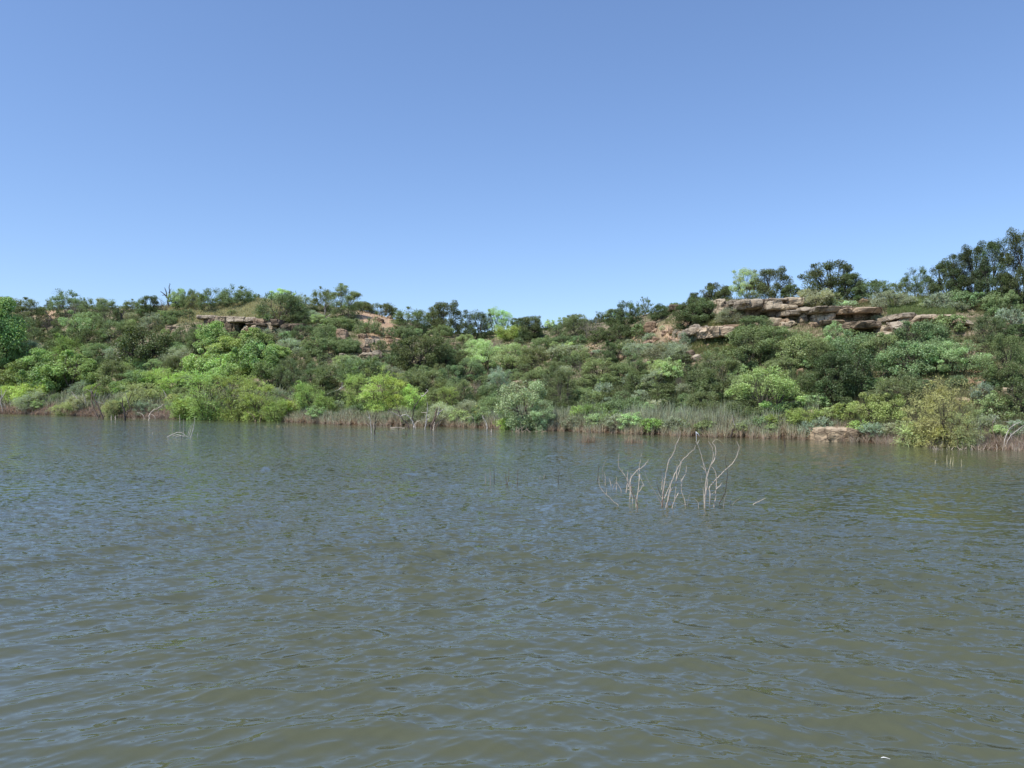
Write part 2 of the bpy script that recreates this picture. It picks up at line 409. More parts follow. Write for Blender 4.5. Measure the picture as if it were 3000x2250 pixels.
def make_proto(sp, seed, nleaf, lsize, asp=1.0):
    """normalised plant: crown in a box about 1 wide and 1 high, wood mesh beside it"""
    s = ST[sp]; rng = np.random.default_rng(seed)
    lobes = []
    for i in range(7):
        a = i * 2.4 + rng.uniform(-.4, .4); zz = rng.uniform(.18, .68); rr = rng.uniform(.17, .25)
        lobes.append((np.array([math.cos(a) * .24, math.sin(a) * .24, zz]), rr))
    lobes.append((np.array([.02, 0, .76]), .2))
    nc = s['nc'] if nleaf > 3000 else int(s['nc'] * .55)
    bump = rng.uniform(.76, 1.18, 12)
    C = []
    for i in range(nc):
        p = env_point(s['env'], rng, lobes)
        an = math.atan2(p[1], p[0]); k = bump[int((an + math.pi) / (2 * math.pi) * 6) % 6] ; kz = bump[6 + int((an + math.pi + .7) / (2 * math.pi) * 6) % 6]
        C.append([p[0] * k, p[1] * k, p[2] * (.75 + .25 * kz)])
    C = np.array(C); C[:, 2] *= asp
    big = .75 + .25 * rng.random(nc) + .5 * (rng.random(nc) < .2)
    R = s['r'] * big * (1.25 if nc > 35 else 1.5) * (.8 + .2 * asp)
    tuft = rng.random(nc) < .16; C[tuft] *= rng.uniform(1.06, 1.22, (tuft.sum(), 1)); R = np.where(tuft, R * .62, R)
    per = rng.dirichlet(np.ones(nc) * 4) * nleaf
    P, A, NN, TO = [], [], [], []
    mid = np.array([0, 0, .35 * asp])
    for i in range(nc):
        n = max(8, int(per[i]))
        out = unit(C[i] - mid); ctone = rng.normal() * .12
        nsp = max(4, n // 9)
        sd = unit(rng.normal(size=(nsp, 3)) * .75 + out * .45 + np.array([0, 0, s['up']]))
        which = rng.integers(nsp, size=n)
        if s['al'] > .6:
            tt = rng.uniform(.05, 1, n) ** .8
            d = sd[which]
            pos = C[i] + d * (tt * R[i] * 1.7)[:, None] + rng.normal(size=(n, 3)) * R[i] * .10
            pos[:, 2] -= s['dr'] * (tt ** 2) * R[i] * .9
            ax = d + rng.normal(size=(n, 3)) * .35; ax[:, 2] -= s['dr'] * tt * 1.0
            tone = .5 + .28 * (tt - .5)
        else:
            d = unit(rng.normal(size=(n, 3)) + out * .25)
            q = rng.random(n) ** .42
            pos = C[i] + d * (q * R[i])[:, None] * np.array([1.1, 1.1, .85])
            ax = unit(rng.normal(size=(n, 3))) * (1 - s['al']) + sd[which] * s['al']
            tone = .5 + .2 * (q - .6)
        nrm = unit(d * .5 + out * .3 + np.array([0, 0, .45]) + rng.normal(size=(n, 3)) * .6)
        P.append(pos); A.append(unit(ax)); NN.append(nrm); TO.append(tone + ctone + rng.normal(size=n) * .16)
    P = np.concatenate(P); A = np.concatenate(A); NN = np.concatenate(NN); TO = np.clip(np.concatenate(TO), 0, 1)
    keep = P[:, 2] > .0
    P, A, NN, TO = P[keep], A[keep], NN[keep], TO[keep]
    b = unit(np.cross(A, NN)); n = len(P)
    sz = lsize * rng.uniform(.6, 1.35, n)
    l = (sz * s['ll'] * .5)[:, None]; w_ = (sz * s['lw'] * .5)[:, None]
    V = np.stack([P - A * l, P + b * w_ - A * l * .1, P + A * l, P - b * w_ - A * l * .1], 1).reshape(-1, 3)
    Q = np.arange(4 * n).reshape(n, 4)
    lo, hi = np.percentile(V[:, 0], .4), np.percentile(V[:, 0], 99.6); top = np.percentile(V[:, 2], 99.7)
    sx = 1 / max(hi - lo, .01); sz_ = 1 / top; off = (lo + hi) / 2
    def norm(v): v = v.copy(); v[:, 0] = (v[:, 0] - off) * sx; v[:, 1] *= sx; v[:, 2] *= sz_; return v
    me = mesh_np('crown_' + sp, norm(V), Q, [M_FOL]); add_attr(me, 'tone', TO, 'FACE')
    # wood
    tb = Tubes(); nl = 4 if sp in 'OCM' else 7
    limbs = []
    for i in range(nl):
        a = i / nl * 6.283 + rng.uniform(-.4, .4); rr = rng.uniform(.10, .2)
        zt = rng.uniform(.3, .5) if sp != 'M' else rng.uniform(.3, .42)
        e = np.array([math.cos(a) * rr, math.sin(a) * rr, zt * asp * .8])
        b0 = np.array([math.cos(a) * .012, math.sin(a) * .012, -.04]) * (1 if sp in 'OCM' else 2.5)
        m_ = b0 * .6 + e * .4 + rng.normal(size=3) * .02
        th = .017 if sp in 'OCM' else .009
        tb.add(catmull([b0, m_, e]), th, th * .6, 5); limbs.append(e)
    limbs = np.array(limbs)
    for c in C:
        j = np.argmin(np.linalg.norm(limbs - c, axis=1)); e = limbs[j]
        m_ = (e + c) / 2 + rng.normal(size=3) * .025
        tb.add(catmull([e, m_, c]), .0085 if sp in 'OCM' else .005, .002, 4)
        for _ in range(2):
            tip = c + unit(rng.normal(size=3) + unit(c - mid) + np.array([0, 0, .4])) * s['r'] * 1.1
            tb.add(catmull([m_, (m_ + tip) / 2 + rng.normal(size=3) * .012, tip]), .003, .001, 3)
    V = np.concatenate(tb.V)
    wd = mesh_np('wood_' + sp, norm(V), np.concatenate(tb.Q), [M_BARK], True)
    return me, wd

def make_bare(seed, dense=1.0):
    """leafless bush of fine twigs, normalised like the crowns: returns (twigs, stems)"""
    rng = np.random.default_rng(seed); tw = Tubes(); st = Tubes()
    def grow(tb, p, d, L, r, depth):
        n = 4; pts = [p]
        for i in range(n):
            d = unit(d + rng.normal(size=3) * .17 + np.array([0, 0, .04])); p = p + d * L / n; pts.append(p)
        (st if depth == 0 else tw).add(pts, r, r * .55, 4 if depth == 0 else 3)
        if depth < 4:
            for _ in range(3 if depth < 3 else 2):
                k = rng.integers(2, n + 1)
                grow(tb, pts[k], unit(d + rng.normal(size=3) * .55), L * rng.uniform(.55, .8), r * .55, depth + 1)
    for i in range(int(8 * dense)):
        a = rng.uniform(0, 6.283)
        d = unit(np.array([math.cos(a) * .7, math.sin(a) * .7, rng.uniform(.6, 1.4)]))
        grow(tw, np.array([math.cos(a) * .03, math.sin(a) * .03, -.03]), d, .36, .010, 0)
    V = np.concatenate(tw.V)
    sx = 1 / (np.percentile(V[:, 0], 99) - np.percentile(V[:, 0], 1)); sz = 1 / np.percentile(V[:, 2], 99.5)
    k = np.array([sx, sx, sz])
    return (mesh_np('twigs', V * k, np.concatenate(tw.Q), [M_BARK], True), mesh_np('bare_stems', np.concatenate(st.V) * k, np.concatenate(st.Q), [M_BARK], True))

PROTO = {}; ASPS = (.5, .85, 1.35)
for si, sp in enumerate(ST):
    for k, asp in enumerate(ASPS):
        PROTO[sp, 1, k] = [make_proto(sp, 100 + si * 10 + v + 300 * k, 24000 if k == 2 and sp in 'OJC' else 14500, .0225 if k == 2 and sp in 'OJC' else .0245, asp) for v in range(2)]
        PROTO[sp, 0, k] = [make_proto(sp, 2500 + si * 10 + v + 300 * k, 4000, .046, asp) for v in range(2)]
BARE = [make_bare(900 + i) for i in range(3)]

ALB = {'O': (.130, .158, .066), 'J': (.165, .19, .10), 'C': (.275, .345, .125), 'W': (.315, .385, .125), 'M': (.29, .355, .18),
       'S': (.27, .285, .225), 'V': (.42, .46, .36), 'T': (.36, .355, .17), 'G': (.18, .22, .105), 'P': (.34, .37, .22),
       'L': (.34, .40, .12), 'Y': (.36, .42, .16)}
BARKC = {'O': (.06, .05, .04), 'J': (.13, .10, .08), 'C': (.10, .08, .06), 'W': (.10, .075, .05), 'M': (.10, .08, .06),
         'S': (.16, .13, .10), 'V': (.2, .17, .14), 'T': (.11, .08, .06), 'G': (.10, .08, .06), 'P': (.12, .09, .07), 'L': (.10, .075, .05), 'Y': (.10, .08, .06)}
KIND = {'O': ('oak', 'dark green'), 'J': ('juniper', 'olive green feathery'), 'C': ('cottonwood', 'bright green leafy'),
        'W': ('willow', 'light green'), 'L': ('willow', 'lime green'), 'M': ('mesquite', 'pale green lacy'), 'Y': ('mesquite', 'yellow green lacy'), 'S': ('sagebrush', 'grey green'),
        'V': ('sagebrush', 'silvery white'), 'T': ('tamarisk', 'yellowish plumed'), 'G': ('shrub', 'mid green dense'),
        'P': ('olive_tree', 'pale flecked'), 'B': ('shrub', 'grey leafless twiggy')}
SHX = [p[0] for p in shore_px]; SHY = [p[1] for p in shore_px]
PLANTS = []     # (object, u, y_base, w_px, h_px, species, h_m)

def plant(sp, u, yb, wp, hp, tint=1.0, label=None, back=0.0, lean=0.0):
    sy = float(np.interp(u, SHX, SHY))
    if (u < 1640 or sp == 'T') and sp in 'WLTPC' and abs(yb - sy) < 22: yb = sy + 1.5
    wp *= 1.06
    if sp in 'WL' and u < 1640: hp *= 1.2; wp *= 1.08
    if sp == 'C': wp *= 1.12; hp *= 1.03
    Y, Z = hit(u, yb)
    Y += back
    if back: Z = float(H(u, Y))
    if Z <= 0.02: Z = -.12
    X = ray_x(u, Y); wm = wp / F * Y; hm = hp / F * Y
    tree = hm > 2.6
    base = KIND[sp][0]
    nm = {'oak': 'oak_tree' if tree else 'oak_bush', 'juniper': 'juniper_tree' if tree else 'juniper_bush', 'cottonwood': 'cottonwood_tree',
          'willow': 'willow_tree' if tree else 'willow_bush', 'mesquite': 'mesquite_tree' if tree else 'mesquite_bush', 'sagebrush': 'sagebrush',
          'tamarisk': 'tamarisk_tree' if tree else 'tamarisk_bush', 'shrub': 'tall_shrub' if tree else 'shrub', 'olive_tree': 'olive_tree'}[base]
    if sp == 'B': nm = 'leafless_bush'
    e = link(nm, None, None, (X, Y, Z - .04))
    k = random.randrange(3); rz = random.uniform(0, 6.283)
    if sp == 'B':
        cm, wmesh = BARE[k]
        sxy = wm; c = link('twigs', cm, e); t = link('stem', wmesh, e)
        g = random.uniform(.8, 1.15) * tint
        c.color = (.23 * g, .19 * g, .155 * g, 1); t.color = (.15 * g, .12 * g, .10 * g, 1)
    else:
        ps = {'V': 'S', 'L': 'W', 'Y': 'M'}.get(sp, sp)
        cm, wmesh = PROTO[ps, 1 if max(wm, hm) > 2.0 else 0, 0 if hp / wp < .64 else 1 if hp / wp < 1.1 else 2][k % 2]
        c = link('crown', cm, e); t = link('trunk' if tree else 'stem', wmesh, e)
        g = random.uniform(.80, 1.24) * tint; a = ALB[sp]; hx = random.uniform(-.12, .12)
        g *= 1.08 if sp == 'O' else 1.42
        c.color = (a[0] * g * (.93 + hx * .8), a[1] * g, a[2] * g * (.84 - hx * .4), 1); b = BARKC[sp]; t.color = (*b, 1)
    # the mesh is about 1 wide; depth kept a little less than the width
    e.rotation_euler = (0, lean, rz)
    for o in (c, t): o.scale = (wm, wm, hm)
    PLANTS.append([e, u, yb, wp, hp, sp, hm, label])
    return e

PL = '''
A C 10 1120 420 850 .95 | tall bright green tree cut off by the left edge of the photo
A J 60 330 260 150
A C 150 1060 330 330 .75
A J 320 590 270 350
A O 480 325 85 85
A J 660 410 330 250 1 | round topped dark juniper highest on the far left ridge
A J 805 310 100 115
A B 690 440 180 180
A J 900 430 240 180
A S 1000 355 130 120
A J 1060 520 220 260
A M 800 600 380 225
A B 480 580 190 220
A J 250 760 330 330
A O 560 760 200 230
A J 90 700 240 320
A J 1260 400 170 145
A J 1370 400 130 150
A O 1460 400 180 185
A B 1590 375 160 150
A M 1740 350 180 205
A J 1850 345 190 190
A S 1275 470 170 90
A G 1380 430 110 85
A S 1470 565 230 180
A O 1440 880 590 350 1 | large dark spreading oak below the rocks of the left slope
A J 1130 640 300 180
A O 900 730 260 190
A S 1150 860 230 190 1.3
A G 950 870 260 190
A M 1510 960 180 130
A J 1730 960 240 150
A J 1770 700 200 180
A J 1900 790 170 240
A J 1830 445 130 100
A G 640 760 260 200 .8
A C 400 1010 320 270 1.1
A W 690 920 300 270 .85
A C 690 1110 400 350
A C 900 1110 280 250
A C 480 1170 420 290 .8
A C 180 1180 320 300 .7
A G 1120 1160 300 310
A O 1000 1000 200 180
A G 1320 1170 320 230 1.1
A W 1500 1090 330 140 .9
A W 1690 1190 300 220
A W 330 1290 340 180 1.05
A W 110 1260 170 160 1.1
A T 270 1130 130 100 1.2
A T 1370 1330 380 270 1 | yellow olive plumed tamarisk beside the black forked snag
A W 1800 1390 200 200 .9
A T 600 1340 180 150 1.1
A T 1070 1400 170 190
A T 1680 1300 150 130 1.1
A S 780 1330 260 150 1.1
B J 400 370 310 220
B J 250 360 200 180
B J 640 315 340 185
B J 190 345 170 180
B M 60 350 160 170
B J 840 255 70 55
B J 595 418 95 65 1 | small dark tuft alone on the yellow grass above the left cliff
B M 1080 250 230 120 1.2 | pale green bushy top rising behind the ridge juniper right of the meadow
B J 1060 480 430 290 1 | broad grey green juniper at the right end of the grassy meadow
B S 1290 400 170 200
B O 1170 525 240 130
B J 1470 370 200 230
B J 1700 430 270 335 1 | tallest dark tree on the left hilltop with open branches
B J 1850 350 200 85
B S 1400 470 150 110
B G 1640 540 320 115
B G 1500 645 270 150
B J 1300 640 240 140
B G 1490 800 330 180
B G 1720 760 250 130
B S 1000 650 210 110
B V 960 710 90 60 .7
B S 1150 760 300 130
B V 1250 790 150 80 .8
B G 620 625 120 60
B J 250 780 160 220
B C 400 800 300 320
B C 560 870 330 250 1.1
B C 790 810 280 270 1 | bright green cottonwood crown directly under the left cliff
B C 1040 910 270 210
B C 860 960 420 300 .8
B C 370 1010 400 270
B C 980 1110 280 300 .6
B C 600 1040 380 260 .9
B J 1240 1010 330 260
B J 1150 1130 300 300 1.1
B J 1400 1100 300 240 1.1
B W 380 1390 430 470 .88
B W 640 1390 330 430 .9 | big bright green willow with two dark trunks standing at the waterline
B W 850 1385 330 370 .95
B W 130 1350 290 210 1
B W 1010 1370 230 220 .85
B J 1600 1080 420 240 1.25
B J 1850 1070 420 240 1.2
B W 1340 1360 300 260 .85
B W 1500 1360 200 150 .9
B O 1600 1290 230 160
C W 145 1340 240 340 1.05 | light green willow just left of the lime green willow in the water
C L 370 1390 330 400 1.0 | lime green willow with its foot in the water, brightest bush on the shore
C L 560 1370 290 330 .92
C W 690 1370 230 240 1.1
C J 200 372 190 95
C J 390 405 250 120
C J 520 435 130 90
C J 680 570 330 230
C J 900 470 180 180
C O 1030 600 290 330 1.1 | tall dark pointed tree standing up from the middle of the ridge
C J 920 560 200 250
C O 1320 650 290 285
C M 1490 600 150 280 1.2
C M 1590 575 150 230 1.2 | slim pale lacy tree with bare black trunk in the ridge gap
C M 1720 480 130 130 1.2
C W 1620 650 240 120 .8
C O 1840 650 230 230
C J 250 600 260 170
C J 470 645 130 120
C J 380 765 120 120
C G 90 770 210 110
C O 760 960 480 350 1 | large round dark oak in the centre of the slope, right of the tan bank
C O 960 960 260 260
C O 570 840 200 190
C G 980 610 220 110
C G 620 640 200 120
C J 1060 780 200 140
C M 1420 960 400 300 1.1
C M 1650 950 380 270 1.15 | broad fresh green mesquite right of the large round dark oak
C M 1330 860 280 220 1.1
C J 210 1010 460 210 1.2
C J 500 920 160 130
C J 850 1140 360 200 1.15
C M 1070 1090 300 200 .75
C M 1260 1060 300 240 .75
C J 690 1130 280 200 1.1
C J 1150 1270 260 260 1.1
C S 1520 1170 240 260
C B 1320 1200 190 180
C G 950 1310 260 200
C W 1030 1370 200 250 1
C S 1230 1400 280 170 1.2
C P 1770 1490 460 500 1 | rounded pale flecked olive tree with dark base at the waterline
C P 1960 1480 240 330 .9
C G 1470 1410 260 210 1.1
C G 1340 1400 200 120 1.1
C T 1350 1420 120 140 .8
D O 180 640 210 225
D O 60 620 160 190
D M 370 440 110 100 1.1
D M 520 460 160 100
D J 440 625 130 125 1.2
D J 640 460 190 110
D O 850 410 100 110
D M 970 400 110 110
D O 1130 505 230 230
D O 1000 520 200 180
D J 1290 420 150 190
D B 740 640 270 240
D J 620 610 240 200
D O 1450 450 210 150
D G 1580 335 110 60
D O 1800 350 200 120
D O 1060 645 340 150
D G 1250 610 200 120
D O 1730 560 340 280 1 | dense dark oak bush at the left end of the right hand cliff
D O 1880 460 250 210
D O 950 890 160 240 1 | small very dark cone shaped bush alone on the stony slope
D V 1060 725 110 60
D V 1340 660 150 80 .8
D V 1460 560 60 55
D V 1150 690 100 50 .8
D V 820 790 120 50 .7
D S 1250 800 300 120
D S 1520 850 330 180
D S 1660 870 210 170
D S 1710 700 150 140 .9
D S 550 820 300 130
D G 330 730 260 120
D G 650 710 180 110
D G 480 700 180 100
D J 220 900 300 180
D G 850 1060 340 240
D B 680 1020 220 180
D J 1180 1000 240 220 1.1
D O 1240 1160 280 230
D M 1460 1080 320 240 1.05
D O 1500 1240 240 170
D J 500 1330 290 410 .95
D J 400 1130 260 230
D S 890 1210 240 150 .9
D S 1150 1090 160 120
D O 1760 1130 180 250
D B 1650 1140 130 150
D G 1100 1400 380 210
D W 830 1440 380 180 .75
D W 640 1460 160 180 1
D S 1260 1260 180 130
D O 1540 1370 180 170
D G 1690 1390 160 150
D O 1850 1350 200 190
D G 1330 1400 200 150 1.2
D O 1900 1240 260 300
D W 1000 1450 260 110 .75
E O 225 450 120 95
E O 410 460 240 135 1 | low dark windswept tree alone on the skyline left of the cliff top
E V 365 475 120 45 .7
E M 640 430 250 245 .95 | pale lacy tree leaning left on the cliff top skyline
E O 850 440 250 250 1 | dark fine twigged tree joined to the pale lacy tree on the cliff top
E O 980 445 170 120
E S 680 460 120 60
E O 1290 430 430 310 1 | large round dark tree against the sky above the right hand cliff
E S 1180 530 270 140
E J 1320 520 180 110
E S 500 660 230 115
E O 320 650 360 170
E G 700 780 260 180 .9
E G 640 970 380 290 1 | rounded green thicket in the slope just below the upper cliff
E G 860 900 320 220
E G 1080 960 340 230
E M 480 800 150 80
E M 1310 870 150 230 .9
E O 1250 1000 260 180
E G 1440 890 150 190
E S 80 960 230 150
E S 180 830 110 100
E M 60 1130 200 200
E O 230 1180 150 180
E J 400 1260 300 410 .95
E J 320 1360 260 170
E Y 800 1400 520 400 1.0 | broad yellow green mesquite in front of the dark thicket at mid slope
E M 620 1310 300 260 .9
E G 920 1060 260 140 1.1
E O 590 1430 300 190
E O 1160 1270 260 240
E O 1320 1290 340 400 1 | large dark oak bush right of the broad yellow green mesquite
E O 1430 1150 200 230
E O 970 1410 160 120
E W 900 1480 260 110 .8
E W 1110 1480 290 160 .8
E S 1180 1550 260 150 .9
E M 1320 1450 180 150 1.1
E S 600 1500 200 90
E G 760 1490 200 110 1.1
F O 80 520 200 200
F J 240 520 240 140 1.15
F J 430 505 150 120
F J 570 500 220 210 1.1 | open topped lighter green juniper on the skyline left of the dark tree wall
F O 770 480 220 240 .9
F O 855 520 170 310 .7
F O 955 540 190 375 .7
F O 1080 570 210 450 .7 | tallest dark tree of the wall at the upper right
F O 1180 580 170 370 .65
F O 1295 600 230 550 .7 | dark tree cut off by the right edge above all others
F S 385 600 210 120 .9 | grey green sage mound behind the cliff cap slabs
F V 90 585 110 45
F V 20 590 80 40 .8
F V 610 600 100 45
F V 580 570 80 35
F S 720 600 190 120
F G 830 560 140 90
F S 830 620 160 70
F G 920 600 200 120
F G 1150 620 240 140 1.1
F S 1200 730 210 140
F J 1090 860 240 230
F S 380 700 100 60 .7
F V 290 680 80 35 .8
F G 120 970 320 210
F G 300 940 280 170
F B 350 980 190 110
F G 600 900 360 220
F G 790 770 210 130
F G 530 1060 400 230
F M 850 1060 330 240 1.05 | pale tufted mesquite on the slope under the rounded rock dome
F G 700 960 240 160
F O 1180 1160 220 380 1.4 | upright green bush on the far right slope
F O 100 1240 360 350
F O 60 1330 160 120
F J 400 1330 340 290 1.15
F Y 290 1400 370 215 .9
F W 60 1400 180 150 .75
F T 590 1510 260 420 1
F T 780 1530 340 510 1 | tall yellow brown tamarisk plumes over the bank at the lower right
F T 910 1530 240 330 .95
F T 500 1550 220 200
F T 680 1560 240 190 .95
F G 1130 1390 260 220 1
F O 1260 1370 220 290 1.1
F S 1010 1260 140 150
F S 260 1490 200 100
F G 1250 1000 120 160
F S 1050 1450 200 120
F S 1240 1500 180 130
'''
CAT = {'juniper': 'juniper', 'oak': 'oak', 'cottonwood': 'cottonwood', 'willow': 'willow', 'mesquite': 'mesquite', 'sagebrush': 'sagebrush',
       'tamarisk': 'tamarisk', 'shrub': 'shrub', 'olive_tree': 'olive tree'}
for ln in PL.strip().split('\n'):
    body, _, lab = ln.partition('|'); f = body.split()
    ox, oy, s = CROPS[f[0]]
    cx, cb, cw, ch = map(float, f[2:6]); tint = float(f[6]) if len(f) > 6 else 1.
    plant(f[1], ox + cx / s, oy + cb / s, cw / s, ch / s, tint, lab.strip() or None)

# further shrubs wherever the slopes would show more bare ground than the photo does
def fill(n_max):
    rng = np.random.default_rng(77)
    bare = [(1015, 1185, 890, 1030), (545, 850, 868, 965), (2060, 2880, 850, 995), (1890, 2010, 935, 1020), (1985, 2150, 930, 1030), (2040, 2150, 900, 980)]
    cov = [(p[1], p[2] - p[4] / 2, p[3] / 2, p[4] / 2) for p in PLANTS]; k = 0
    for _ in range(9000):
        if k >= n_max: break
        u = rng.uniform(-20, 3020); t = rng.random()
        ys = float(np.interp(u, *T_Y)); ye = float(np.interp(u, SHX, SHY)) - 12
        y = ys + 8 + (ye - ys - 8) * t
        if any(a < u < b and c < y < d for a, b, c, d in bare): continue
        if any(((u - a) / (c * .80)) ** 2 + ((y - b) / (d * .85)) ** 2 < 1 for a, b, c, d in cov): continue
        w = rng.uniform(36, 84); h = w * rng.uniform(.45, .85)
        if t < .25: w *= .7; h *= .7
        if any(a - w * .4 < u < b + w * .4 and c - h * .4 < y < d + h * .5 for a, b, c, d in bare): continue
        sp = rng.choice(list('JGOMSB'), p=[.26, .24, .16, .18, .12, .04]) if t < .75 else rng.choice(list('GMWSJ'), p=[.28, .26, .16, .18, .12])
        plant(str(sp), u, min(y + h * .5, ye + 4), w, h, rng.uniform(.9, 1.15)); cov.append((u, y, w / 2, h / 2)); k += 1
fill(190)
# ------------------------------------------------------------------ rocks
def rock_mesh(name, dims, n_pow, amp, seed, strata=.05, tilt=0.0, res=1.0):
    """weathered block: a super-ellipsoid box with bedding layers, chips and cracks; size in metres"""
    W, D, Hh = dims
    nx = max(6, min(26, int(W / .16 * res))); ny = max(5, min(14, int(D / .25 * res))); nz = max(5, min(16, int(Hh / .11 * res)))
    V = []; Q = []; n0 = 0
    def face(a, b, fn):
        nonlocal n0
        A, B = np.meshgrid(np.linspace(-1, 1, a + 1), np.linspace(-1, 1, b + 1))
        P = fn(A.ravel(), B.ravel()); V.append(P)
        i = np.arange(b)[:, None] * (a + 1) + np.arange(a)[None, :]
        Q.append(np.stack([i, i + 1, i + a + 2, i + a + 1], -1).reshape(-1, 4) + n0); n0 += len(P)
    o = lambda x: np.ones_like(x)
    face(nx, nz, lambda a, b: np.stack([a, -o(a), b], 1)); face(nx, nz, lambda a, b: np.stack([-a, o(a), b], 1))
    face(ny, nz, lambda a, b: np.stack([o(a), a, b], 1)); face(ny, nz, lambda a, b: np.stack([-o(a), -a, b], 1))
    face(nx, ny, lambda a, b: np.stack([a, b, o(a)], 1)); face(nx, ny, lambda a, b: np.stack([a, -b, -o(a)], 1))
    P = np.concatenate(V); Q = np.concatenate(Q)
    s = P / (np.sum(np.abs(P) ** n_pow, axis=1) ** (1 / n_pow))[:, None]
    rc = np.random.default_rng(seed * 13 + 5)
    for _ in range(7 if n_pow < 6 else 6):          # broken faces: the block is cut by random planes
        nn = rc.normal(size=3); nn[2] *= .8 if n_pow < 6 else .3 if n_pow < 9 else .12; nn /= np.linalg.norm(nn)
        sup = np.max(s @ nn); dd = sup * (rc.uniform(.62, .93) if n_pow < 9 else rc.uniform(.80, .96)); ex = s @ nn - dd
        s = s - np.clip(ex, 0, None)[:, None] * nn[None, :]
    half = np.array([W, D, Hh]) / 2
    R = s * half
    off = Vector((seed * 7.3, seed * 3.1, seed * 1.7))
    out = np.empty_like(R)
    m = min(W, D, Hh)
    for i, (p, q) in enumerate(zip(R, s)):
        v = Vector(p) + off
        f = mnoise.fractal(v * (.9 / max(.35, m * .6)), .8, 2.1, 4) * amp * .55
        f2 = mnoise.noise(v * 3.1) * amp * .28
        bed = mnoise.noise(Vector((v.x * .15, v.y * .15, v.z * 5.0 / max(.5, Hh) + v.x * tilt)))
        led = (abs(bed) - .2) * strata * 1.0
        cr = 1 - abs(mnoise.noise(Vector((v.x * .8, v.y * .8, v.z * .15)) + Vector((9, 2, 4))))
        crack = -max(0, cr - .9) * 4 * min(.12, amp) * 5
        nrm = Vector(q).normalized()
        lat = Vector((nrm.x, nrm.y, nrm.z * .25))
        out[i] = Vector(p) + nrm * (f + f2) + lat * (led + crack)
    me = mesh_np(name, out, Q, [M_ROCK], False)
    return me

ROCK_N = [0]
def block(nm, crop, l, r, t, b, fwd=0.0, depth=3.0, npow=7, amp=.14, parent=None, tint=(1, 1, 1), base=None, roll=0, label=None, cat='rock', group=None, strata=.06, drop=.12):
    """a rock whose face fills the given rectangle of the photo where it stands; fwd: metres towards the lake"""
    ox, oy, s = CROPS[crop]
    ul, ur, yt, yb = ox + l / s, ox + r / s, oy + t / s, oy + b / s
    um = (ul + ur) / 2
    Y, _ = hit(um, oy + (base if base is not None else b) / s)
    Y -= fwd
    W = (ur - ul) / F * Y; zt = ray_z(yt, Y); zb = ray_z(yb, Y)
    Hh = zt - zb + drop
    ROCK_N[0] += 1
    me = rock_mesh(nm, (W * .99, depth, Hh), npow, min(amp, Hh * .22), ROCK_N[0], strata=min(strata, Hh * .1))
    o = link(nm, me, parent)
    loc = Vector((ray_x(um, Y), Y + depth / 2, (zt + zb - drop) / 2))
    if parent: loc = loc - parent.location
    o.location = loc; o.rotation_euler = (random.uniform(-.03, .03), math.radians(roll), random.uniform(-.08, .08) if not parent else random.uniform(-.03, .03))
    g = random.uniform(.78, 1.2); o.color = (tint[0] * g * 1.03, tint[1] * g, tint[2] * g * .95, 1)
    if label: tag(o, label, cat, group)
    return o
def outcrop(nm, crop, cx, cy, label):
    ox, oy, s = CROPS[crop]; u = ox + cx / s; Y, Z = hit(u, oy + cy / s)
    return tag(link(nm, None, None, (ray_x(u, Y), Y, Z)), label, 'rock outcrop')

LT = (1.2, 1.17, 1.1); DK = (.50, .46, .44); RD = (1.0, .86, .75); TN = (1, 1, 1)  # DK: dark rock, and recess shade put into the tint of set-back faces
def many(parent, crop, base, rows):
    for r in rows:
        kind, l, rr, t, b, fwd = r[:6]; kw = dict(r[6]) if len(r) > 6 else {}
        nm = {'c': 'cap_slab', 'f': 'rock_face', 'b': 'boulder', 'l': 'ledge'}[kind]
        d = {'c': dict(npow=12, amp=.14, depth=3.8), 'f': dict(npow=10, amp=.22, depth=3.2), 'b': dict(npow=4, amp=.26, depth=2.2), 'l': dict(npow=8, amp=.12, depth=2.6)}[kind]
        d.update(kw); fwd += .25 if kind == 'c' else (-.1 if kind == 'f' else 0); block(nm, crop, l, rr, t, b, fwd, parent=parent, base=d.pop('base', base), **d)

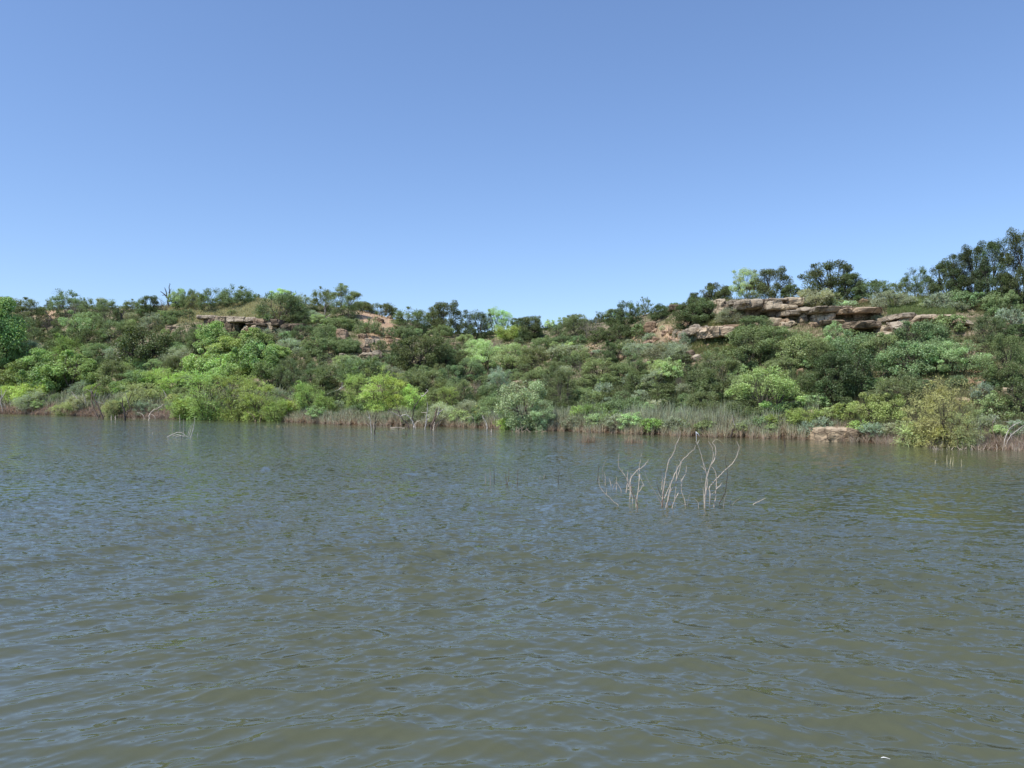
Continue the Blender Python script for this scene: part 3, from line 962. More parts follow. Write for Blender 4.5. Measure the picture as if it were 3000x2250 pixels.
oc = outcrop('rock_outcrop', 'R', 1300, 500, 'long layered sandstone cliff of slabs and overhangs at the upper right')
many(oc, 'R', 520, [
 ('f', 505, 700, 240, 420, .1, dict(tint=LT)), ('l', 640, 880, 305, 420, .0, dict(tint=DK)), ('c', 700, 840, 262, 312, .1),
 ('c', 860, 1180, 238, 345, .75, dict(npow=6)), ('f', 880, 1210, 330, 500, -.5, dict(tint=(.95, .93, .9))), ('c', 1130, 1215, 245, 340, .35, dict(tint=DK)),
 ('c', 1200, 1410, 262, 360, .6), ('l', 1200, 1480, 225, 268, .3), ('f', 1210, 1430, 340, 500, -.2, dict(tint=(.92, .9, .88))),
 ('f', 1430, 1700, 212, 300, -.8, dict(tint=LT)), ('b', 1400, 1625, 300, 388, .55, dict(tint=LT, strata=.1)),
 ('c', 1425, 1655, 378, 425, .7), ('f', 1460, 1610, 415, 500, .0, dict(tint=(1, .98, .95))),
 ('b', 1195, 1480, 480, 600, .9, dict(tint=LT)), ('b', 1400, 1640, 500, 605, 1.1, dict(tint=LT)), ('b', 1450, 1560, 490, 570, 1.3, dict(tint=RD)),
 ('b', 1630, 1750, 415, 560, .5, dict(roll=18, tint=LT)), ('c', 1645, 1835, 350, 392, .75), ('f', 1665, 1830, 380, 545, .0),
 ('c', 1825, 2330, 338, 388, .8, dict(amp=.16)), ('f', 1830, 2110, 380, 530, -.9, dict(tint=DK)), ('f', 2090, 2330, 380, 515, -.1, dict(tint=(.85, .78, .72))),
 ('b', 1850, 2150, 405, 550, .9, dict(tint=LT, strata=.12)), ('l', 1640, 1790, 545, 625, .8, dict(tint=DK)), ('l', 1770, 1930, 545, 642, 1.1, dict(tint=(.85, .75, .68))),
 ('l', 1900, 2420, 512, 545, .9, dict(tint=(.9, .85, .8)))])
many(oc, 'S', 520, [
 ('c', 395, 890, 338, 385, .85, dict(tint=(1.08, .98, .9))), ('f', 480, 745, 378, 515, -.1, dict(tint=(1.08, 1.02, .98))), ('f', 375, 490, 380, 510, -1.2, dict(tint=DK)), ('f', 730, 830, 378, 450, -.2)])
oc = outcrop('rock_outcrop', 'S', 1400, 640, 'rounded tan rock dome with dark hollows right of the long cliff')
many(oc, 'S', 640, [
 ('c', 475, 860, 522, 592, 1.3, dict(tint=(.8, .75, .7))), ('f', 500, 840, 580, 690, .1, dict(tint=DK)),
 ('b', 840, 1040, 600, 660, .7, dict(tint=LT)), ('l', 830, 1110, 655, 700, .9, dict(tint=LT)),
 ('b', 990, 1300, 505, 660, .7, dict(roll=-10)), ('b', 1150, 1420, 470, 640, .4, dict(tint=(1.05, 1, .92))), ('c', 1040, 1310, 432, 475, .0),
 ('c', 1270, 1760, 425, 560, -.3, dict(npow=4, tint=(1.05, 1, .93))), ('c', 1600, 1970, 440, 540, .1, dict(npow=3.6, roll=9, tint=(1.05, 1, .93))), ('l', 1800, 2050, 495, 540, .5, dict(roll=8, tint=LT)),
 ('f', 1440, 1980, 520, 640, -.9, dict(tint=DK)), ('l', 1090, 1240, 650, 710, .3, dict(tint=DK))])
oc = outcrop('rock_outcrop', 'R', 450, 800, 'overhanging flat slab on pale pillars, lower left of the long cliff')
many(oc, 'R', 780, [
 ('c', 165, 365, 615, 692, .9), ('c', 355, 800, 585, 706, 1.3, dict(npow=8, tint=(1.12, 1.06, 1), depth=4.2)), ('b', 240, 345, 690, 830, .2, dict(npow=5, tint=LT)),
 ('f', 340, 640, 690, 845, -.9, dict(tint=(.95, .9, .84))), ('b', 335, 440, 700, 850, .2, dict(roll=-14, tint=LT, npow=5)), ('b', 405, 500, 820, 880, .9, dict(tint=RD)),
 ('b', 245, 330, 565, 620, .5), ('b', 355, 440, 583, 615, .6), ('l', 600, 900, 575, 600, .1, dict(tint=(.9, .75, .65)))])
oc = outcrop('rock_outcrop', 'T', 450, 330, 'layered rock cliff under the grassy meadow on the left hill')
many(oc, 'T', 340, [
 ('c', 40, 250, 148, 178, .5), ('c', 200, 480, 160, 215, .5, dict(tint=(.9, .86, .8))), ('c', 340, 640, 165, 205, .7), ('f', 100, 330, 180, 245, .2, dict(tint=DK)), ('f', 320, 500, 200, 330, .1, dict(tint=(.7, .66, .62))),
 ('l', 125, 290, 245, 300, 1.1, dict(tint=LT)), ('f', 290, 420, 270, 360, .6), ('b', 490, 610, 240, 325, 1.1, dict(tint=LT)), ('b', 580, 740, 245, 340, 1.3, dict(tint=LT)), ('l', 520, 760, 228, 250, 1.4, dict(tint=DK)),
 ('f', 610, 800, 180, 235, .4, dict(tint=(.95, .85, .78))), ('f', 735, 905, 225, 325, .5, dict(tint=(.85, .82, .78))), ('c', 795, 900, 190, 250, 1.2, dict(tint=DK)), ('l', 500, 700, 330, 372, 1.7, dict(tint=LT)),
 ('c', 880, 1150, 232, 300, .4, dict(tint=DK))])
# single boulders and slabs
SINGLE = [
 ('slab', 'T', 1185, 1245, 250, 278, 8, 'small flat slab jutting out beneath the dead grey snag', DK),
 ('boulder', 'T', 1450, 1575, 285, 400, 5, 'reddish block with a dark right face, left of the tan bank', (1, .85, .78)),
 ('boulder', 'T', 1640, 1800, 425, 520, 3.4, 'topmost of the heaped boulders at the foot of the tan bank', (.95, .88, .8)),
 ('boulder', 'T', 1705, 1820, 478, 555, 4, 'middle boulder of the heap at the foot of the tan bank', DK),
 ('boulder', 'T', 1685, 1830, 525, 585, 3, 'pale low boulder in front of the heap below the tan bank', LT),
 ('boulder', 'T', 1825, 1940, 505, 605, 3.2, 'tilted boulder at the right end of the heap below the tan bank', TN),
 ('slab', 'T', 1745, 1905, 385, 442, 9, 'thin layered grey ledge just above the boulder heap', (.95, .95, .95)),
 ('slab', 'T', 1690, 1770, 330, 385, 8, 'pinkish slab leaning on the slope above the layered grey ledge', (1.15, 1, .9)),
 ('boulder', 'T', 1480, 1560, 535, 570, 4, 'small tan rock left of the boulder heap', TN),
 ('boulder', 'D', 1290, 1420, 465, 560, 5, 'red brown sloping rock on the ridge shoulder left of the long cliff', RD),
 ('boulder', 'D', 1530, 1640, 510, 580, 4, 'rough brown rock next to the red brown sloping rock', RD),
 ('slab', 'D', 1535, 1705, 300, 352, 8, 'dark flat ledge on the skyline left of the long cliff', DK),
 ('boulder', 'D', 1580, 1640, 540, 615, 4, 'small upright tan rock left of the overhanging flat slab', TN),
 ('boulder', 'D', 1570, 1660, 630, 685, 4, 'pinkish grey boulder below the small upright tan rock', (1.1, .95, .9)),
 ('boulder', 'D', 735, 825, 765, 805, 4, 'dark small rock left of the cone shaped dark bush', DK),
 ('boulder', 'D', 1090, 1160, 705, 760, 3.5, 'pale pinkish rock right of the cone shaped dark bush', (1.25, 1.1, 1)),
 ('boulder', 'D', 1030, 1140, 765, 830, 4, 'rusty hollowed rock right of the cone shaped dark bush', RD),
 ('slab', 'D', 1700, 1800, 745, 830, 7, 'upended dark slab leaning below the overhanging flat slab', DK),
 ('slab', 'D', 1765, 1865, 785, 835, 5, 'brown flat rock lying beside the upended dark slab', TN),
 ('boulder', 'D', 1015, 1080, 905, 965, 4, 'small brown rock below the cone shaped dark bush', (.9, .8, .75)),
 ('boulder', 'D', 1640, 1700, 925, 965, 3, 'small round tan rock among grey brush under the upended slab', TN),
 ('boulder', 'D', 1730, 1790, 1325, 1360, 3, 'tan stone showing in the low brush above the right reeds', LT),
 ('boulder', 'D', 360, 410, 815, 840, 3, 'tiny pale stone in the middle of the green slope', LT),
 ('boulder', 'E', 1135, 1225, 1340, 1395, 3, 'pale rock in the scrub above the big shoreline boulder', LT),
 ('boulder', 'E', 1040, 1100, 1010, 1045, 4, 'small reddish rock between thickets right of the broad yellow mesquite', RD),
 ('boulder', 'E', 600, 640, 578, 605, 3, 'small white rock at the left foot of the long cliff', (1.6, 1.6, 1.6)),
 ('boulder', 'F', 885, 970, 1218, 1265, 3, 'pale yellow rock behind the tall tamarisk plumes', (1.35, 1.25, 1.05)),
 ('boulder', 'F', 1165, 1235, 728, 760, 3, 'flat tan rock on the upper far right slope', LT),
 ('boulder', 'F', 1175, 1230, 695, 728, 3, 'dark red rock just above the flat tan rock at far right', (.8, .55, .5)),
 ('boulder', 'F', 1260, 1310, 960, 1035, 4, 'grey brown rock at the right edge behind bushes', (.9, .85, .85)),
 ('boulder', 'F', 1190, 1240, 1150, 1200, 4, 'whitish rock on the far right lower slope', (1.35, 1.3, 1.2)),
 ('boulder', 'F', 1020, 1075, 1095, 1150, 4, 'orange brown rock on the right slope by the upright green bush', RD),
 ('boulder', 'F', 170, 270, 525, 560, 3, 'flat reddish rock on the hilltop behind silvery sage', RD),
 ('slab', 'A', 1580, 1790, 512, 555, 8, 'long flat dark slab left of the left hill cliff', (.85, .8, .76)),
 ('slab', 'A', 1655, 1700, 430, 450, 6, 'small pinkish slab above the long flat dark slab', (1.2, 1.05, 1)),
 ('slab', 'A', 1270, 1390, 470, 500, 6, 'flat pale rocks on the left ridge beside grey brush', LT),
 ('slab', 'A', 1290, 1340, 395, 425, 5, 'small pinkish rock near the skyline at left', (1.2, 1, .92)),
 ('slab', 'A', 1730, 1850, 740, 775, 6, 'pale stones in the gap right of the large dark spreading oak', LT),
 ('boulder', 'C', 850, 905, 600, 635, 3.4, 'pinkish stone below the dark pointed tree on the ridge', (1.2, 1.02, .9)),
 ('slab', 'C', 1050, 1150, 670, 705, 6, 'flat pinkish ledge above the broad fresh green mesquite', (1.2, 1.05, .95)),
 ('slab', 'C', 420, 530, 560, 600, 5, 'small overhanging brown ledge on the tan bank', (1, .85, .7)),
 ('slab', 'C', 290, 400, 435, 465, 5, 'reddish layered ledge near the top of the tan bank', RD),
]
for nm, cr, l, r, t, b, pw, lab, tint in SINGLE:
    wide = (r - l) / (b - t)
    block(nm, cr, l, r, t, b, .35, depth=1.2 if pw < 5 else 1.6, npow=pw, amp=.2 if pw < 5 else .1, tint=tint, label=lab, cat='boulder' if nm == 'boulder' else 'rock slab',
          group='loose rocks on the slopes', roll=-12 if 'tilted' in lab else (-28 if 'upended' in lab else random.uniform(-5, 5)), strata=.05, drop=.25)
# rubble
STM = [rock_mesh('stone', (1, .8, .6), 4, .12, 300 + i, strata=.02, res=.35) for i in range(4)]
def rubble(crop, x0, x1, y0, y1, n, s0, s1, tint, label, group):
    ox, oy, s = CROPS[crop]; rg = np.random.default_rng(int(x0 + y0))
    for i in range(n):
        u, y = ox + rg.uniform(x0, x1) / s, oy + rg.uniform(y0, y1) / s; Y, Z = hit(u, y); k = rg.uniform(s0, s1)
        o = link('stone', STM[rg.integers(4)], None, (ray_x(u, Y), Y, Z + k * .12)); o.scale = (k, k, k * rg.uniform(.7, 1.2))
        o.rotation_euler = (rg.uniform(-.3, .3), rg.uniform(-.3, .3), rg.uniform(0, 6.28)); g = rg.uniform(.75, 1.2); o.color = (tint[0] * g, tint[1] * g, tint[2] * g, 1)
        tag(o, label, 'stone', group)
rubble('D', 1290, 1760, 570, 720, 30, .25, .75, (1.0, .82, .72), 'small reddish brown stone among the rubble left of the overhanging flat slab', 'rubble left of the overhanging slab')
rubble('C', 330, 560, 420, 700, 22, .3, .9, (1.2, 1.0, .82), 'small tan stone on the bare eroded bank of the left hill', 'stones on the tan bank')
rubble('D', 760, 1060, 700, 980, 14, .25, .6, (1.05, .9, .8), 'small pale stone on the slope around the cone shaped dark bush', 'stones round the cone shaped bush')
rubble('S', 830, 1100, 600, 700, 8, .25, .5, (1.15, 1.1, 1.0), 'small pale stone fallen under the rounded tan rock dome', 'stones under the rock dome')
# the big pale boulder at the waterline
block('boulder', 'L', 205, 560, 255, 392, -.35, depth=2.4, npow=10, amp=.16, tint=(1.2, 1.12, 1.02), label='big pale flat topped boulder lying at the waterline in the right reeds', cat='boulder', strata=.02, drop=.3)
block('boulder', 'L', 450, 625, 262, 392, .1, depth=1.2, npow=5, amp=.16, roll=16, tint=(.75, .68, .6), label='dark cracked rock leaning on the right end of the big pale boulder', cat='boulder', strata=.1, drop=.3)

# ------------------------------------------------------------------ tan eroded bank (bare soil showing between shrubs)
# ------------------------------------------------------------------ dead wood, traced where it stands
WOODC = {'p': (.60, .50, .40), 'w': (.56, .50, .43), 'g': (.34, .30, .26), 'k': (.085, .066, .052), 'b': (.30, .20, .14), 'y': (.52, .46, .27), 'n': (.20, .14, .10)}
def wood(nm, label, cat, crop, basey, lines, group=None, split=True, ext=.25, rscale=1.0, spread=.2):
    """lines: (colour, width px at the root, 'x,y x,y ...' from root to tip)"""
    ox, oy, s = CROPS[crop]; yb = oy + basey / s
    first = [tuple(map(float, q.split(','))) for q in lines[0][2].split()]
    ub = ox + first[0][0] / s
    Y0, Z0 = hit(ub, yb)
    root = link(nm, None, None, (ray_x(ub, Y0), Y0, Z0)); tag(root, label, cat, group)
    O = np.array(root.location)
    rng = np.random.default_rng(int(ub * 13 + yb))
    allT = {}
    for col, wpx, pts in lines:
        P = [tuple(map(float, q.split(','))) for q in pts.split()]
        U = [(ox + x / s, oy + y / s) for x, y in P]
        lo, hi = max(p[1] for p in U), min(p[1] for p in U)
        # roots lower on the picture than the water line of the clump stand a bit nearer
        Yb = Y0
        if U[0][1] > yb - 25 and U[0][1] > HY + 5 and Z0 < .05: Yb = min(F * EYE / (U[0][1] - HY), Y0 * 1.6)
        k = rng.uniform(-spread, spread); W = []
        for i, (u, y) in enumerate(U):
            Y = Yb + k * (U[0][1] - y) / F * Yb
            W.append([ray_x(u, Y), Y, ray_z(y, Y)])
        W = np.array(W)
        if len(W) == 1: continue
        if abs(U[0][1] - yb) < 28 and ext: W = np.vstack([W[0] + (W[0] - W[1]) / np.linalg.norm(W[0] - W[1]) * ext * .4 + np.array([0, 0, -ext]), W])
        C = catmull(W, 4)
        C[1:-1] += rng.normal(size=(len(C) - 2, 3)) * (.12 * wpx / F * Yb)
        if nm == 'dead_twig': wpx *= 1.35
        r0 = wpx / F * Yb * .5 * (.85 * rscale if Yb < 30 else (.95 if col in 'kn' else .68) if Yb > 60 else .75)
        key = (col, len(allT)) if split else col
        tb = allT.setdefault(key, Tubes()); tb.add(C - O, r0, r0 * .35, 6)
    for key, tb in allT.items():
        o = link('branch' if split else 'limbs', tb.mesh('branch', M_BARK), root)
        c = WOODC[key[0] if split else key]; g = rng.uniform(.88, 1.1); o.color = (c[0] * g, c[1] * g, c[2] * g, 1)
    return root

wood('dead_shrub', 'leftmost of the three bleached leafless shrubs standing in the open water', 'dead shrub', 'H', 1560, [
 ('p', 4.2, '735,1420 745,1290 742,1100 755,1030 810,950 880,870 950,840 1010,780 1060,720 1090,675'),
 ('p', 3.8, '780,1290 735,1160 690,1070 640,985 590,910 540,840 522,750 525,660 535,570'),
 ('p', 3.6, '668,1300 680,1190 692,1080 695,960 700,880'), ('p', 3.8, '870,1420 895,1250 915,1050 918,900 915,790 940,680'),
 ('b', 4.2, '880,1600 855,1450 790,1320 765,1220 780,1150'), ('p', 3, '850,1560 845,1440 800,1310'),
 ('p', 2.6, '790,1490 780,1380 765,1250'), ('p', 2.4, '725,1240 690,1235 680,1200'), ('p', 2.6, '712,1190 705,1100 700,1040'),
 ('g', 2.2, '1070,1575 1040,1490 1010,1390 975,1270'), ('p', 2, '1000,1170 960,1080 930,1010 925,950'), ('p', 2.4, '905,1280 950,1220 975,1160 1000,1190'),
 ('p', 2, '600,890 592,870 594,835'), ('p', 1.6, '895,1000 888,930 870,860'), ('w', 1.8, '945,620 952,590 948,562'), ('p', 2.2, '745,1100 760,1000 750,930')], ext=.3)
wood('dead_branch', 'thin curved pale branch rising from the water left of the bleached shrubs', 'dead branch', 'H', 1545, [
 ('p', 2.6, '515,1540 440,1480 360,1390 280,1320 215,1250 170,1170 158,1070 160,980'), ('p', 1.6, '300,1330 300,1270 305,1220')], split=False)
for a, b, c, lab in [('g', 1100, '235,1080 228,960 228,880 235,820 262,750 292,675', 'tallest wavy thin stem left of the bleached shrubs'),
                ('k', 1080, '130,1080 142,990 148,880 155,760', 'thin black stem at the left end of the small stems'),
                ('p', 1150, '275,1150 280,1040 268,960 250,900', 'pale stem just right of the tallest wavy stem'),
                ('p', 1190, '390,1190 368,1100 345,1030', 'short slanting stem in the middle of the small stems'),
                ('p', 1220, '485,1220 485,1120 488,1000', 'straight pale twig nearest the left bleached shrub'),
                ('p', 1280, '575,1280 540,1190 505,1130 480,1090', 'bent pale twig leaning away from the left bleached shrub'),
                ('g', 1220, '425,1220 450,1160 480,1100', 'short faint twig crossing the straight pale twig')]:
    wood('dead_twig', lab, 'twig', 'H', b, [(a, 2.3, c)], group='small dead stems sticking out of the water', split=False)
wood('dead_shrub', 'middle of the three bleached leafless shrubs, with a fan of leaning stems', 'dead shrub', 'I', 1590, [
 ('p', 4.6, '325,1595 350,1480 395,1290 415,1150 470,1010 530,880 600,740 640,680 720,610 790,540 850,490 878,410'),
 ('p', 4.2, '340,1590 380,1340 440,1230 510,1100 550,980 580,880 600,780 630,700'),
 ('p', 4, '260,1540 275,1290 300,1100 330,920 370,740 395,670 440,610 490,500 515,390 550,330 590,230 590,150'),
 ('g', 3.8, '300,1500 262,1380 268,1240 262,1080 262,960 225,865'), ('p', 3, '245,1240 252,1150 262,1050'),
 ('p', 3.6, '440,1590 490,1440 560,1300 620,1170 630,1050 690,960 705,880 710,790'), ('p', 2.8, '530,1085 580,1075 640,1050'),
 ('p', 3.2, '690,1520 660,1400 620,1280 615,1130 600,1020'), ('w', 2.8, '745,1565 680,1530 600,1485 570,1430'),
 ('p', 3, '275,1450 220,1370 175,1285'), ('g', 2.6, '245,1530 190,1420 110,1270 30,1150 -40,1000 -70,880'), ('b', 4.8, '255,1545 262,1440 275,1330 290,1230'),
 ('k', 2.4, '225,1330 180,1210 155,1120 160,1020'), ('p', 3, '490,1440 500,1320 515,1190'), ('p', 2.8, '520,1070 522,950 532,860 530,765'),
 ('p', 2.4, '340,1160 300,1060 240,985'), ('p', 2.8, '300,1400 340,1300 380,1200 405,1080'), ('w', 3, '610,735 585,710 570,690'),
 ('g', 2, '730,1530 745,1420 770,1340 790,1260'), ('n', 3, '430,1540 400,1450 380,1380'), ('p', 3.6, '360,1560 370,1440 350,1360')], ext=.3)
wood('dead_shrub', 'right of the three bleached leafless shrubs, with the tallest curving stems', 'dead shrub', 'I', 1590, [
 ('p', 5.0, '1055,1590 1055,1400 1065,1200 1088,1040 1110,930 1150,820 1190,730 1215,600 1195,480 1155,390 1120,340'),
 ('p', 4.0, '1095,990 1060,860 1020,730 980,590 940,450 880,335'), ('w', 2.6, '918,380 935,340 948,310'), ('w', 2, '895,345 893,260 893,175'),
 ('p', 4.2, '1140,1580 1155,1430 1150,1320 1140,1200 1200,1120 1270,1040 1350,960 1460,850 1560,760 1620,680 1670,560 1690,450 1650,340'),
 ('p', 4.2, '1225,1560 1250,1400 1268,1200 1272,1080 1255,930 1220,860 1170,800'), ('p', 3.2, '1180,770 1240,660 1260,540 1240,430 1200,370 1245,300'),
 ('k', 3.6, '1320,1510 1370,1420 1430,1280 1460,1100 1475,930 1450,780 1435,650 1465,570'), ('g', 2.4, '1420,1420 1455,1340 1475,1260'),
 ('p', 3, '1270,1230 1310,1190 1350,1150 1370,1110'), ('g', 2.2, '1460,1045 1420,990 1385,940'), ('p', 2.6, '1045,870 1010,820 975,800'),
 ('p', 3.8, '1040,1500 1030,1350 1022,1200'), ('p', 3.8, '1075,1400 1090,1200 1110,1080 1095,1000'), ('y', 2, '1250,295 1330,330 1380,370 1415,435'),
 ('p', 2.4, '935,1590 930,1500 890,1440 840,1400'), ('g', 2, '1570,1550 1610,1470 1670,1430 1720,1395'), ('g', 2, '1180,1330 1230,1290 1270,1230'),
 ('g', 1.8, '1000,1100 985,1000 975,930')], ext=.3)
# the white scrap hanging on the tallest left stem of that shrub
def scrap():
    ox, oy, s = 2000, 1250, 20.73
    Y0 = F * EYE / (1240 + 1590 / 6.381 - HY) - .15
    def p(x, y, d=0): u, v = ox + x / s, oy + y / s; Y = Y0 + d; return (ray_x(u, Y), Y, ray_z(v, Y))
    outl = [((775, 290), (785, 300)), ((790, 350), (870, 330)), ((800, 420), (885, 400)), ((805, 470), (865, 450)), ((815, 560), (850, 540)), ((820, 700), (850, 690)), ((828, 880), (842, 880))]
    V = []; Q = []
    for i, (a, b) in enumerate(outl):
        V += [p(*a, .01), p((a[0] + b[0]) / 2, (a[1] + b[1]) / 2, -.015 + .008 * (i % 2)), p(*b, .012)]
    for i in range(len(outl) - 1):
        for j in range(2): Q.append([i * 3 + j, i * 3 + j + 1, i * 3 + j + 4, i * 3 + j + 3])
    st = [((800, 290), (790, 330)), ((880, 345), (870, 395)), ((945, 410), (925, 430)), ((990, 490), (970, 500)), ((1018, 575), (1004, 580))]
    k = len(V)
    for a, b in st: V += [p(*a, -.01), p(*b, -.02)]
    for i in range(len(st) - 1): Q.append([k + i * 2, k + i * 2 + 1, k + i * 2 + 3, k + i * 2 + 2])
    V = np.array(V); o0 = V[0].copy()
    m, nt = newmat('white_film'); b = N(nt, 'ShaderNodeBsdfPrincipled'); b.inputs['Roughness'].default_value = .5
    f = noisetex(nt, 40, 3); nt.links.new(mixc(nt, (.85, .84, .82), (.74, .73, .72), f), b.inputs['Base Color'])
    o = N(nt, 'ShaderNodeOutputMaterial'); nt.links.new(b.outputs[0], o.inputs[0])
    tag(link('plastic_scrap', mesh_np('plastic_scrap', V - o0, np.array(Q), [m], True), None, tuple(o0)), 'white scrap draped over the tip of a tall stem of the right bleached shrub', 'litter')
    # white feather floating near the bottom right corner
    Yf = F * EYE / (2233 - HY)
    tb = Tubes(); tb.add([(-.022, -.004, .004), (-.008, 0, .008), (.01, .004, .006), (.03, .006, .003)], np.array([.0018, .0036, .0022, .001]), 0, 5)
    tag(link('feather', tb.mesh('feather', m), None, (ray_x(2593, Yf), Yf, .02)), 'tiny white feather floating near the bottom right corner', 'feather').rotation_euler = (0, 0, -.5)
scrap()
GR = 'small dead stems sticking out of the water'
for i, (c, by, pts, lab) in enumerate([
  ('g', 525, '180,525 178,490 177,455', 'leftmost tiny stem of the sparse row in mid lake'), ('g', 545, '213,545 212,480 210,420', 'thin grey stem second in the sparse row in mid lake'),
  ('k', 530, '240,530 240,470 238,410', 'black upright stem in the sparse row in mid lake'), ('n', 540, '330,540 325,500 322,450', 'brown stem left of the forked one in mid lake'),
  ('n', 540, '335,540 345,490 347,420', 'taller slightly bent stem at the centre of the mid lake row'), ('n', 545, '407,545 408,500 413,435', 'stem at the right end of the mid lake row'),
  ('g', 500, '570,500 572,478', 'tiny stub standing left in the faint trio of mid lake'), ('g', 502, '598,500 600,480 605,462', 'bent stub in the faint trio of mid lake'), ('k', 500, '613,500 612,480', 'rightmost stub of the faint trio of mid lake'),
  ('k', 538, '703,538 703,500 712,445', 'lone thin stem between the mid lake row and the bleached shrubs'), ('n', 555, '370,555 370,538', 'very short stub below the mid lake row'), ('n', 528, '290,528 290,512', 'very short stub inside the mid lake row'),
  ('p', 680, '2110,680 2150,660 2195,638', 'pale twig lying low on the water right of the bleached shrubs'), ('g', 690, '1938,690 1945,660 1950,640', 'faint small twig just right of the right bleached shrub')]):
    wood('dead_twig', lab, 'twig', 'G', by, [(c, 2.4, pts)], group=GR, split=False, ext=.1)
for by, pts, lab in [(610, '1328,610 1332,572', 'leftmost of five pale stubs off the right bank'), (612, '1445,612 1443,570 1447,525', 'tallest of five pale stubs off the right bank'),
                     (610, '1475,610 1485,545', 'slanting third stub of five off the right bank'), (614, '1503,614 1506,580 1510,540', 'fourth of five pale stubs off the right bank'), (638, '1592,638 1586,600 1587,562', 'rightmost of five pale stubs off the right bank')]:
    wood('dead_twig', lab, 'twig', 'L', by, [('y', 3, pts)], group='pale stubs off the right bank', split=False, ext=.1)
wood('dead_branch', 'fallen pale shrub with an arched limb and upright twigs in the water at left', 'dead branch', 'N', 665, [
 ('w', 3.6, '1812,665 1850,645 1910,618 1960,618 2000,645 2030,665'), ('w', 3, '1870,655 1920,640 1975,655 2010,660'), ('w', 3.6, '2060,665 2080,600 2095,530 2105,450'), ('w', 3.2, '2045,650 2060,590 2080,520'),
 ('w', 2.6, '2030,640 2050,580 2060,540'), ('p', 2.6, '1862,640 1860,580 1868,515'), ('p', 2.6, '1980,620 1982,560 1982,470'), ('w', 2.4, '2070,640 2085,590 2100,520'), ('k', 4, '1962,668 1962,645'),
 ('g', 2, '1960,620 1950,570 1945,530'), ('w', 2.6, '1900,665 1950,650 2000,655 2040,668')], split=False, ext=.1)
for c, by, pts, lab in [('k', 660, '1720,660 1712,630', 'tiny black stub left of the fallen pale shrub'), ('w', 630, '1648,630 1645,610', 'tiny white tip far out left of the fallen pale shrub'), ('k', 590, '1560,592 1562,574', 'tiny dark tip in the open water at left'),
                        ('w', 645, '2135,645 2138,615', 'short white stub right of the fallen pale shrub'), ('p', 500, '1942,500 1942,470 1938,420', 'thin pale stem standing off the left reeds')]:
    wood('dead_twig', lab, 'twig', 'N', by, [(c, 2.4, pts)], group=GR, split=False, ext=.1)
SN = 'dead snags along the shoreline'
wood('dead_snag', 'grey leaning snag with a tuft of bare twigs at the left shore', 'dead snag', 'N', 470, [
 ('n', 7, '1060,468 1030,400 1000,320 985,240 990,170'), ('n', 6, '1110,470 1080,380 1040,300 1010,240 1000,180 1030,130 1085,95'), ('w', 5, '1040,380 1020,310 1000,250 960,190'), ('g', 4, '1010,240 1030,190 1050,150'),
 ('g', 3, '990,190 985,140 1000,100'), ('g', 3, '1000,200 960,160 920,150'), ('g', 3, '1020,200 1045,230 1060,180'), ('k', 4, '1085,470 1050,465'), ('k', 5, '1110,470 1130,435'), ('g', 3, '1030,280 1100,300 1140,320'), ('g', 3, '1120,290 1160,230 1230,150')], SN, split=False)
wood('dead_snag', 'pale snag leaning left with a black tip behind the grey leaning snag', 'dead snag', 'N', 410, [
 ('w', 5, '870,405 850,330 830,250 770,170'), ('k', 4, '915,400 905,300 850,255'), ('w', 5, '925,300 915,250 890,200'), ('g', 3, '850,250 800,215 760,200'), ('g', 3, '840,330 790,340 760,370')], SN, split=False)
wood('dead_snag', 'black forked snag standing in the water at the left shore', 'dead snag', 'N', 488, [
 ('k', 8, '1350,488 1352,440 1345,390 1320,320 1300,290'), ('k', 6, '1352,430 1400,385 1440,365 1490,335'), ('k', 5, '1335,380 1325,310 1318,240'), ('k', 4, '1380,390 1420,370 1400,330 1385,300 1410,230 1430,180'), ('w', 6, '1350,455 1345,425'), ('n', 4, '1345,400 1355,350 1385,300'), ('g', 3, '1385,290 1360,210 1350,180')], SN, split=False)
wood('dead_snag', 'white snag with twisted upright limbs at the far left shore', 'dead snag', 'N', 395, [
 ('w', 6, '30,395 15,320 8,260 20,200 15,150'), ('w', 4, '20,250 50,190 75,145'), ('w', 5, '70,395 55,330 30,290'), ('g', 4, '110,390 115,310 95,250 80,210')], SN, split=False)
wood('dead_snag', 'thin pale stem upright in green brush at the far left shore', 'dead snag', 'N', 400, [('w', 4, '175,400 185,300 200,200 215,150'), ('g', 3, '205,180 225,120')], SN, split=False)
wood('dead_snag', 'short pale stump with branching arms right of the black forked snag', 'dead snag', 'N', 478, [
 ('p', 7, '1612,478 1620,420 1650,380 1700,355 1765,315'), ('n', 4, '1640,390 1655,350 1630,330 1600,320'), ('p', 4, '1560,470 1540,420 1480,400'), ('p', 4, '1680,470 1660,430 1610,410'), ('p', 3, '1700,460 1705,400 1710,360')], SN, split=False)
wood('dead_snag', 'white bent stick in the willow brush right of the left tamarisk', 'dead snag', 'N', 330, [('w', 5, '1805,330 1800,240 1780,190 1755,150')], SN, split=False)
for x, lab in ((1202, 'left of two short pale stakes near the black forked snag'), (1247, 'right of two short pale stakes near the black forked snag')):
    wood('dead_twig', lab, 'twig', 'N', 470, [('p', 5, f'{x},474 {x + 2},432'), ('p', 3, f'{x},450 {x - 10},435')], 'short stakes in the water', split=False, ext=.1)
